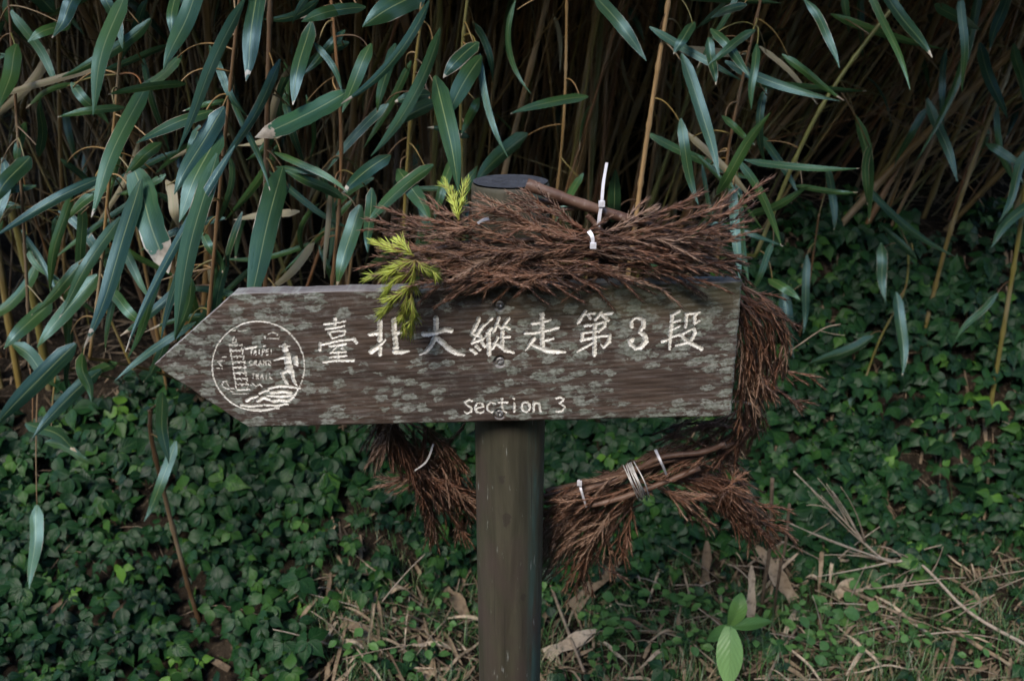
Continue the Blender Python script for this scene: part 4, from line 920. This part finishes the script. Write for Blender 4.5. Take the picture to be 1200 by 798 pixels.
def low_sky_screen():
    """unseen leaf mass added behind the camera: it shuts out the low sky"""
    rs = np.random.RandomState(46); mb = MB()
    for i in range(8500):  # added leaf screen, never in view, only holds back low skylight
        a = rs.uniform(-2.85, -.29); r = rs.uniform(4.2, 6.0); x = r * 1.25 * math.cos(a); y = .6 + r * math.sin(a); z = rs.uniform(-.1, 4.3 + .8 * math.sin(a * 7) * math.sin(a * 3 + 1))
        L = rs.uniform(.3, .55); b = rs.uniform(0, 6.28); t = np.linspace(0, 1, 4); d = np.array([math.cos(b), math.sin(b), rs.uniform(-.6, .2)])
        P = np.array([x, y, z]) + d * (L * t)[:, None] + np.array([0, 0, -1]) * (.3 * L * t * t)[:, None]; ribbon(mb, P, np.array([.3, 1, .8, .05]) * L * .3, np.cross(d, [0, 0, 1]) + rs.normal(0, .4, 3), .2, 3, leaf=rs.rand() * .6)
    o = part(mb, 'low_sky_screen', 'ivy', None, kind='stuff'); tag(o, 'unseen leaf mass added behind the camera to block the low sky', 'low_sky_screen')
low_sky_screen()
def deep_canes():
    rs = np.random.RandomState(45); mb = MB()
    for i in range(620):
        y = rs.uniform(3.1, 5.2); x = rs.uniform(-3.6, 3.6); zb = float(hgt(x, y)); l = math.tan(rad(rs.normal(6 + 18 * float(ss(.3, 1.4, x)), 9))); z = np.array([-.05, .6, 1.2, 2.0, 3.0])
        P = np.stack([x + l * (z - 1) + rs.uniform(-.1, .1) * z ** 2 / 9, y + rs.uniform(-.15, .15) * z / 3, zb + z], -1); tube(mb, P, rs.uniform(.004, .009), 5, False)
    o = part(mb, 'far_bamboo_thicket', 'culm', None, kind='stuff'); tag(o, 'dark mass of canes deep inside the bamboo grove', 'bamboo')
deep_canes()

# ================================================================== CREEPERS ON THE BANK
def ivy_leaf_mesh(kind=0):
    rs = np.random.RandomState(60 + kind); n = 7; t = np.linspace(0, 1, n); L = 1.0
    prof = np.array([.05, .27, .34, .28, .165, .06, .002]) * (.9 + .2 * rs.rand()); P = np.stack([np.zeros(n), t * L, -.05 * t ** 2 - .09 * t ** 3 * (1 + kind * .25)], -1)
    return P, prof
def creeper():
    rs = np.random.RandomState(71); P0s = [ivy_leaf_mesh(k) for k in range(4)]
    # one canonical blade in arrays: along +Y, face up
    blades = []
    for P, prof in P0s:
        mb = MB(); ribbon(mb, P, prof, np.array([1.0, 0, 0]), -.0 + .22, 5); blades.append((np.vstack(mb.V), np.vstack(mb.F4), np.vstack(mb.UV)))
    def mesh_of(k, val):
        V, F, UV = blades[k]; mb = MB(); mb.add(V, F, None, UV, val); return mb.mesh('leaf')
    shared = [[mesh_of(k, v) for v in (.05, .25, .42, .6, .82)] for k in range(4)]
    zones = [dict(name='creeping_vine', x=(-2.3, .06), label='dense dark green creeper covering the bank left of the post', n=2300), dict(name='creeping_vine', x=(-.02, 2.5), label='dense dark green creeper covering the bank right of the post', n=2900)]
    for zi, z in enumerate(zones):
        items = []
        tries = 0
        while len(items) < z['n'] * 4 and tries < 90000:
            tries += 1
            x = rs.uniform(*z['x']); y = rs.uniform(1.3, 2.75); h = float(hgt(x, y)); px = topx((x, y, h))
            if px[0] < -420 or px[0] > 1500 or px[1] > 900 or ((px[0] < -60 or px[0] > 1260) and rs.rand() < .35): continue
            # where the creeper grows in the photograph: lower left and all of the right bank, thin near the litter and in the thicket
            lim = 500 + 25 * math.sin(px[0] * .02) if px[0] < 560 else (500 if px[0] < 700 else 500 - 200 * (px[0] - 700) / 180 if px[0] < 880 else 300 + 25 * math.sin(px[0] * .03))
            low = 900 if px[0] < 370 else (680 - .1 * (px[0] - 370) if px[0] < 560 else (690 if px[0] < 760 else 640 + 30 * math.sin(px[0] * .02)))
            pr = 1.0
            if px[1] < lim: pr *= max(0, 1 - (lim - px[1]) / 60) * .6
            if px[1] > low: pr *= max(.06, 1 - (px[1] - low) / 45)
            patch = math.sin(x * 9 + 2) * math.sin(y * 11) + .6 * math.sin(x * 21 + y * 17)
            pr *= .62 + .3 * patch
            if rs.rand() > pr: continue
            e = .02; gx = (hgt(x + e, y) - hgt(x - e, y)) / (2 * e); gy = (hgt(x, y + e) - hgt(x, y - e)) / (2 * e)
            nn = nrm(np.array([-gx, -gy, 1.0])); ax = nrm(nn * .9 + np.array([0, -.45, .25]) + rs.normal(0, .22, 3))
            lift = rs.uniform(.0, .095) * (1 if px[1] < low else .5); c = np.array([x, y, h]) + nn * lift
            far = ss(1.6, 2.3, y); size = (rs.uniform(.024, .043) + .012 * far * rs.rand()) * (1.35 if rs.rand() < .2 else 1) + (.012 if zi == 0 and 480 < px[1] < 600 else 0)
            m = rs.choice([3, 3, 4, 5]); a0 = rs.uniform(0, 6.28); t1 = nrm(np.cross(ax, [0.3, .2, .9])); t2 = np.cross(ax, t1)
            v0 = np.clip(rs.normal(.33, .24), 0, .75)
            if rs.rand() < .06: v0 += .3
            for q in range(m):
                a = a0 + q * 6.283 / m + rs.normal(0, .25); d = t1 * math.cos(a) + t2 * math.sin(a)
                d = nrm(d + ax * rs.uniform(-.15, .3) + np.array([0, -.2, -.7])); up = nrm(ax + rs.normal(0, .12, 3)); up = nrm(up - d * (up @ d)); s = np.cross(d, up)
                items.append((c + d * .004, np.stack([s, d, up], 1), size * rs.uniform(.75, 1.2), rs.randint(4), float(np.clip(v0 + rs.normal(0, .08), 0, 1)), lift, px))
            if rs.rand() < .25:                          # small bright bud leaf
                d = nrm(ax + np.array([0, -.3, -.2])); up = nrm(np.cross(t1, d)); s = np.cross(d, up); items.append((c, np.stack([s, d, up], 1), size * .5, rs.randint(4), .9, lift, px))
        root = empty(z['name'], (sum(z['x']) / 2, 1.9, float(hgt(sum(z['x']) / 2, 1.9))), z['label'], 'creeper')
        rl = np.array(root.location)
        vis = [i for i, it in enumerate(items) if 0 < it[6][0] < 1200 and 0 < it[6][1] < 798 and it[5] > .03]
        vis.sort(key=lambda i: -items[i][2] / np.linalg.norm(items[i][0] - CAM)); top = set(vis[:300])
        mb = MB()
        for i, (c, Rm, sz, k, val, lift, px) in enumerate(items):
            if i in top:
                vi = int(np.argmin([abs(val - v) for v in (.05, .25, .42, .6, .82)])); o = link('leaf', shared[k][vi], 'ivy', root, tuple(c - rl))
                o.rotation_mode = 'QUATERNION'; o.rotation_quaternion = Matrix(Rm.tolist()).to_quaternion(); o.scale = (sz, sz, sz)
            else:
                V, F, UV = blades[k]; mb.add(c + (V * sz) @ Rm.T, F, None, UV, val)
        part(mb, 'foliage', 'ivy', root, kind='stuff')
        vm = MB()
        for q in range(60):                              # thin runners between the shoots
            x = rs.uniform(*z['x']); y = rs.uniform(1.5, 2.4); L = rs.uniform(.15, .5); a = rs.uniform(0, 6.28); s = np.linspace(0, 1, 9)
            X = x + L * s * math.cos(a); Yv = y + L * s * math.sin(a) * .6; tube(vm, np.stack([X, Yv, hgt(X, Yv) + .02 + .025 * np.sin(s * 6 + q)], -1), .0012, 4)
        part(vm, 'runners', 'dry_stick', root, kind='stuff')
creeper()

# ================================================================== LITTER, GRASS, HERBS
def on_ground(px, py, lift=0.0):
    p = hit(px, py); p[2] += lift; return p
def lz(px):
    return ['at the edge of the left creeper', 'just left of the post foot', 'just right of the post foot', 'between the post and the seedling', 'just right of the seedling', 'under the dead branch', 'at the lower right corner'][int(np.searchsorted([470, 590, 710, 840, 950, 1080], px))]
def ground_pieces():
    rs = np.random.RandomState(81); rr = random.Random(81)
    def blade(p, q, w, lift, arch, label, group, mat='dry_leaf', name='dry_leaf', cat='dry leaf', side=None):
        n = 9; P = np.linspace(p, q, n); t = np.linspace(0, 1, n); P[:, 2] += lift + arch * np.sin(t * 3.14) + .004 * np.sin(t * 9 + rs.rand() * 6)
        d = nrm(q - p); s = nrm(np.cross(d, [0, -.3, 1.0]) + rs.normal(0, .3, 3)) if side is None else side; W = w / 2 * np.clip(.55 + 1.2 * t, 0, 1) * np.clip(1.15 - t ** 4, .15, 1)
        if name == 'dry_sheath': W = w * .4 * (1 + .25 * np.sin(t * 11 + rs.rand() * 6)) * np.clip(1.25 - t ** 5 + rs.normal(0, .1, n), .2, 1.1)
        mb = MB(); ribbon(mb, P, W, s, rs.uniform(.05, .35), 5, curl=rs.uniform(0, .5)); org = (p + q) / 2
        o = link(name, mb.mesh(name, org), mat, None, tuple(org)); return tag(o, label, cat, group)
    # pieces one can pick out in the photograph: ends in px, width px
    named = [((825, 690), (828, 636), 11, 'upright pale bamboo sheath standing in the litter right of the wreath'), ((878, 742), (880, 665), 10, 'upright pale sheath just behind the bright seedling leaf'),
             ((928, 712), (884, 642), 16, 'broad tan sheath leaning diagonally beside the dangling wreath tips'), ((1088, 692), (1076, 652), 9, 'pale sheath standing at the foot of the right creeper'),
             ((977, 706), (1004, 689), 13, 'short pale sheath scrap lying left of the round-leaved herbs'), ((550, 736), (517, 693), 15, 'tan dry sheath leaning left of the post foot'),
             ((402, 736), (445, 764), 13, 'wide tan dry leaf low down left of the post'), ((671, 720), (726, 669), 17, 'wide orange-tan sheath right of the post below the wreath'),
             ((690, 700), (668, 676), 12, 'grey-tan sheath scrap beside the post under the wreath'), ((57, 736), (91, 701), 7, 'thin pale dry leaf on the creeper at lower left'), ((136, 738), (158, 711), 9, 'small tan dry leaf on the creeper at lower left centre'),
             ((1003, 508), (1004, 540), 10, 'pale dry sheath caught in the creeper right of the board'), ((955, 665), (1008, 660), 6, 'straight pale dry blade lying flat right of the wreath tips'), ((905, 662), (1030, 672), 5, 'long straw-coloured blade lying across the litter at right'),
             ((640, 778), (700, 750), 16, 'pale split sheath behind the foot of the post'), ((1180, 790), (1100, 745), 6, 'thin dry blade at the lower right corner'), ((640, 520), (672, 512), 14, 'curled brown leaf in the creeper right of the post'),
             ((870, 700), (905, 770), 9, 'dry sheath in the litter right of the seedling'), ((1095, 690), (1110, 720), 10, 'tan scrap of sheath at the right creeper foot'), ((270, 792), (195, 768), 6, 'thin tan stick-like leaf on the lower left creeper')]
    for (a, b, w, lb) in named:
        p = on_ground(*a, .012); y1 = p[1] + .02; up = abs(a[1] - b[1]) > 1.4 * abs(a[0] - b[0])
        q = at(b[0], b[1], y1 + (.03 if up else 0)) if up else on_ground(*b, .02)
        ww = w * np.linalg.norm(p - CAM) / FPX
        blade(p, q, ww, .012, .006, lb, None, side=np.array([1.0, .1, 0]) if up else None, name='dry_sheath', cat='dry leaf')
    for i in range(150):
        px = rs.uniform(375, 1190); lowlim = 700 if px < 560 else (690 if px < 760 else 650 + .02 * abs(px - 900)); py = rs.uniform(lowlim - 15, 830)
        p = on_ground(px, py); L = rs.uniform(.05, .2); a = rs.uniform(0, 6.28); q = p + np.array([math.cos(a) * L, math.sin(a) * L, 0]); q[2] = hgt(q[0], q[1]) + rs.uniform(0, .035)
        p[2] = hgt(p[0], p[1]) + rs.uniform(.002, .02); far = 'left of' if px < 590 else 'right of'
        blade(p, q, rs.uniform(.004, .013), .004, rs.uniform(0, .02), 'dry tan bamboo leaf in the ground litter ' + lz(px), 'dry leaves in the litter ' + lz(px))
    for i in range(130):
        px = rs.uniform(380, 1190); py = rs.uniform(670, 830); p = on_ground(px, py); L = rs.uniform(.08, .3); a = rs.uniform(0, 6.28); t = np.linspace(0, 1, 7)
        X = p[0] + L * t * math.cos(a); Y = p[1] + L * t * math.sin(a) * .7; P = np.stack([X, Y, hgt(X, Y) + .008 + .03 * rs.rand() * t], -1)
        P += np.cumsum(rs.normal(0, .0025, P.shape), 0); mb = MB(); tube(mb, P, np.linspace(1, .6, 7) * rs.uniform(.0012, .0035), 5)
        o = link('dry_twig', mb.mesh('dry_twig', P[3]), 'dry_stick', None, tuple(P[3])); tag(o, 'thin dry twig lying in the litter ' + lz(px), 'twig', 'dry twigs in the litter ' + lz(px))
    # pale straws standing and lying at the foot of the right bank
    for i in range(60):
        px = rs.uniform(780, 1180) if i < 44 else rs.uniform(390, 560); py = rs.uniform(650, 770) if i < 44 else rs.uniform(690, 790); p = on_ground(px, py); L = rs.uniform(.1, .3); a = rs.uniform(0, 6.28); el = abs(rs.normal(.35, .4)); t = np.linspace(0, 1, 8)[:, None]
        d = np.array([math.cos(a) * math.cos(el), -.25 * abs(math.sin(a)), math.sin(el)]); P = p + d * L * t + np.array([0, 0, -.12 * L]) * t * t + np.array([0, 0, .012]); P[:, 2] = np.maximum(P[:, 2], hgt(P[:, 0], P[:, 1]) + .006)
        mb = MB(); tube(mb, P, np.linspace(1, .5, 8) * rs.uniform(.0013, .003), 5); o = link('straw', mb.mesh('straw', p), 'dead_branch', None, tuple(p)); tag(o, 'pale dry straw sticking out of the litter ' + lz(px), 'straw', 'pale straws ' + lz(px))
    # long sticks
    for pts, r, lb, dz in [([(684, 800), (655, 725), (633, 662)], .004, 'straight brown stick leaning beside the post foot', .02), ([(935, 740), (912, 775), (895, 810)], .0035, 'grey stick lying right of the seedling', .01),
                           ([(1020, 715), (985, 700), (1070, 740)], .004, 'orange-brown stick piece in the litter at right', .02), ([(905, 560), (902, 640), (898, 670)], .005, 'bare brown upright cane stub right of the wreath', .0),
                           ([(925, 590), (920, 640), (915, 660)], .004, 'slim tan upright stalk right of the wreath tips', .0)]:
        P = crom([on_ground(*q, .015 + dz) for q in pts] if pts[0][1] > 690 else pxp([(a, b, 1.72) for a, b in pts]), 14)
        if pts[0][1] <= 690: P = np.vstack([P, [P[-1][0], P[-1][1], hgt(P[-1][0], P[-1][1]) - .01]])
        mb = MB(); tube(mb, P, r, 7); o = link('stick', mb.mesh('stick', P[0]), 'dry_stick', None, tuple(P[0])); tag(o, lb, 'stick')
    # dead bamboo branch with a brush of side shoots
    main = crom([on_ground(1215, 775, .03), on_ground(1130, 738, .06), on_ground(1070, 690, .09), at(1035, 655, 1.86), at(985, 606, 1.86), at(930, 552, 1.84)], 30)
    e = empty('dead_branch', tuple(main[0]), 'dead grey-brown bamboo branch with bristling side shoots lying at lower right', 'branch')
    mb = MB(); tube(mb, main, np.linspace(.005, .0018, 30), 7); part(mb, 'stem', 'dead_branch', e)
    for (i, tx, ty) in [(20, 968, 566), (20, 985, 570), (19, 962, 580), (18, 950, 572), (22, 958, 560), (24, 945, 592), (17, 922, 612), (17, 990, 645), (16, 965, 650), (15, 925, 612), (15, 1005, 650), (14, 1010, 642), (21, 975, 575), (13, 1040, 645), (12, 1060, 690), (16, 952, 676), (10, 1105, 640), (9, 1000, 690)]:
        a = main[i]; b = at(tx, ty, a[1] - rs.uniform(-.03, .06)); mb = MB(); Q = bez(a, (a + b) / 2 + rs.normal(0, .012, 3), b, 9); tube(mb, Q, np.linspace(.0025, .0009, 9), 5); part(mb, 'side_shoot', 'dead_branch', e)
    # thin dry twig reaching from the wreath into the creeper
    P = crom(pxp([(905, 425, 1.6), (935, 405, 1.6), (965, 385, 1.6), (985, 380, 1.6)]), 14); P2 = bez(at(962, 388, 1.6), at(975, 392, 1.6), at(990, 393, 1.6), 8)
    P = np.vstack([[P[0] + [-.02, .12, -.3]], P]); mb = MB(); tube(mb, P, .0017, 5); tube(mb, P2, .001, 4)
    o = link('dry_twig', mb.mesh('dry_twig', P[0]), 'dry_stick', None, tuple(P[0])); tag(o, 'forked pale twig poking up right of the board end', 'twig')
ground_pieces()
def grass():
    rs = np.random.RandomState(91); mb = MB()
    for i in range(9500):
        px = rs.uniform(360, 1260); py = rs.uniform(645, 850); p = hit_fast(px, py, rs); d = math.sin(p[0] * 14 + 1) * math.sin(p[1] * 17) + .5 * math.sin(p[0] * 31)
        if d < -.1 and rs.rand() < .75: continue
        L = rs.uniform(.03, .1); a = rs.uniform(0, 6.28); t = np.linspace(0, 1, 4); b = rs.uniform(.2, .9)
        P = p + np.stack([math.cos(a) * L * b * t ** 1.6, math.sin(a) * L * b * t ** 1.6, L * (t - .45 * b * t * t)], -1)
        ribbon(mb, P, np.array([1, .8, .5, .1]) * rs.uniform(.0008, .0018), np.array([-math.sin(a), math.cos(a), 0]), .1, 2, leaf=min(1, rs.rand() ** 1.3))
    o = part(mb, 'grass', 'grass', None, kind='stuff'); tag(o, 'fine grass and moss growing through the litter', 'grass')
def hit_fast(px, py, rs):
    d = ray(px, py); s = CAM[2] / -d[2]; p = CAM + d * s
    for q in range(6):
        s = (CAM[2] - hgt(p[0], p[1])) / -d[2]; p = CAM + d * s
    return np.array([p[0], p[1], float(hgt(p[0], p[1]))])
grass()
def litter_mass():
    """small crumbled leaf scraps nobody could count"""
    rs = np.random.RandomState(95); mb = MB()
    for i in range(4000):
        if i < 1400: p = hit_fast(rs.uniform(360, 1260), rs.uniform(660, 860), rs)
        else:
            x = rs.uniform(-2, 2.2); y = rs.uniform(1.9, 3.3); p = np.array([x, y, float(hgt(x, y))])
        L = rs.uniform(.015, .06) * (1.6 if i >= 1400 else 1); a = rs.uniform(0, 6.28); t = np.linspace(0, 1, 3)
        P = p + np.stack([math.cos(a) * L * t, math.sin(a) * L * t, .006 + rs.rand() * .03 * t + (hgt(p[0] + math.cos(a) * L * t, p[1] + math.sin(a) * L * t) - p[2])], -1)
        ribbon(mb, P, np.array([.6, 1, .3]) * rs.uniform(.002, .007), np.array([-math.sin(a), math.cos(a), rs.normal(0, .4)]), .2, 3)
    o = part(mb, 'leaf_litter', 'dry_leaf', None, kind='stuff'); tag(o, 'crumbled dry leaf litter on the soil', 'leaf litter')
litter_mass()
def herbs():
    rs = np.random.RandomState(99); n = 7; t = np.linspace(0, 1, n); meshes = []
    for k in range(3):
        P = np.stack([np.zeros(n), t, .12 * t - .25 * t * t], -1); mb = MB(); ribbon(mb, P, np.array([.08, .3, .42, .45, .38, .22, .02]) * (1 - .12 * k), np.array([1.0, 0, 0]), .15, 5, leaf=.2 + .3 * k); meshes.append(mb.mesh('leaf'))
    weeds = [(rs.uniform(400, 1190), rs.uniform(690, 795), rs.uniform(.022, .036), None) for q in range(46)]
    spots = [(1010, 690, .05, 'round-leaved herb clump beside the dead branch'), (985, 722, .045, 'round-leaved herb left of the dead branch foot'), (1015, 745, .045, 'bright herb rosette near the bottom right'), (735, 712, .04, 'small bright herb right of the post under the wreath'),
             (785, 722, .04, 'small herb with narrow green leaves right of the post'), (700, 735, .035, 'tiny herb close beside the post'), (960, 752, .035, 'low herb in the litter right of the seedling'), (905, 735, .04, 'dark green herb right behind the seedling'),
             (1120, 730, .035, 'small herb at the foot of the right creeper'), (430, 775, .03, 'tiny herb in the litter at the bottom left of the post'), (1060, 765, .035, 'small herb at the bottom right under the branch'), (830, 760, .03, 'tiny herb left of the seedling'),
             (500, 780, .03, 'tiny herb near the post foot, left side'), (760, 690, .035, 'small herb under the hanging wreath sprigs')]
    for px, py, sz, lb in spots + weeds:
        p = on_ground(px, py); e = empty('herb', tuple(p), lb or 'tiny green weed in the litter ' + lz(px), 'herb', 'small herbs in the litter' if lb else 'tiny weeds ' + lz(px))
        mb = MB(); m = rs.randint(6, 10); pts = []
        for q in range(m):
            a = q * 2.4 + rs.rand(); h = rs.uniform(.015, .07); r = rs.uniform(.01, .035); pts.append((a, h, r)); c = np.array([math.cos(a) * r, math.sin(a) * r, h]); tube(mb, bez(p, p + c * [.3, .3, .8], p + c, 6), .0008, 4)
        part(mb, 'stalk', 'herb', e)
        for a, h, r in pts:
            o = link('leaf', meshes[rs.randint(3)], 'herb', e, (math.cos(a) * r, math.sin(a) * r, h)); o.rotation_euler = (rs.normal(-.1, .3), rs.normal(0, .25), a - 1.57); s = sz * rs.uniform(.6, 1.05); o.scale = (s, s, s)
    # the bright seedling with one big ribbed leaf toward the camera
    b = on_ground(872, 790, 0); e = empty('seedling', tuple(b), 'seedling with one large pale green ribbed leaf at the bottom edge', 'seedling')
    y = b[1] - .05; j = at(855, 733, y); mb = MB(); tube(mb, bez(b, (b + j) / 2 + np.array([.03, 0, .05]), j, 10), .0016, 6); part(mb, 'stalk', 'herb', e)
    def big(p, q, w, mat, val, side, fold):
        m = 15; tt = np.linspace(0, 1, m); P = bez(p, (p + q) / 2 + np.array([0, -.02, .015]), q, m); W = w / 2 * np.sin(np.clip(tt * .93 + .07, 0, 1) * math.pi) ** .75; W[-1] = .0004
        mb = MB(); ribbon(mb, P, W, side, fold, 9, leaf=val); part(mb, 'leaf', mat, e)
    big(j, at(853, 806, y - .07), .062, 'seedling', .5, np.array([1.0, 0, .05]), .22)
    big(j, at(869, 694, y + .03), .042, 'herb', .9, np.array([.8, .1, .2]), .3)
    big(j, at(905, 728, y + .02), .03, 'herb', .5, np.array([.2, .4, .8]), .3); big(j, at(828, 750, y + .03), .03, 'herb', .4, np.array([.2, .4, .8]), .3)
herbs()
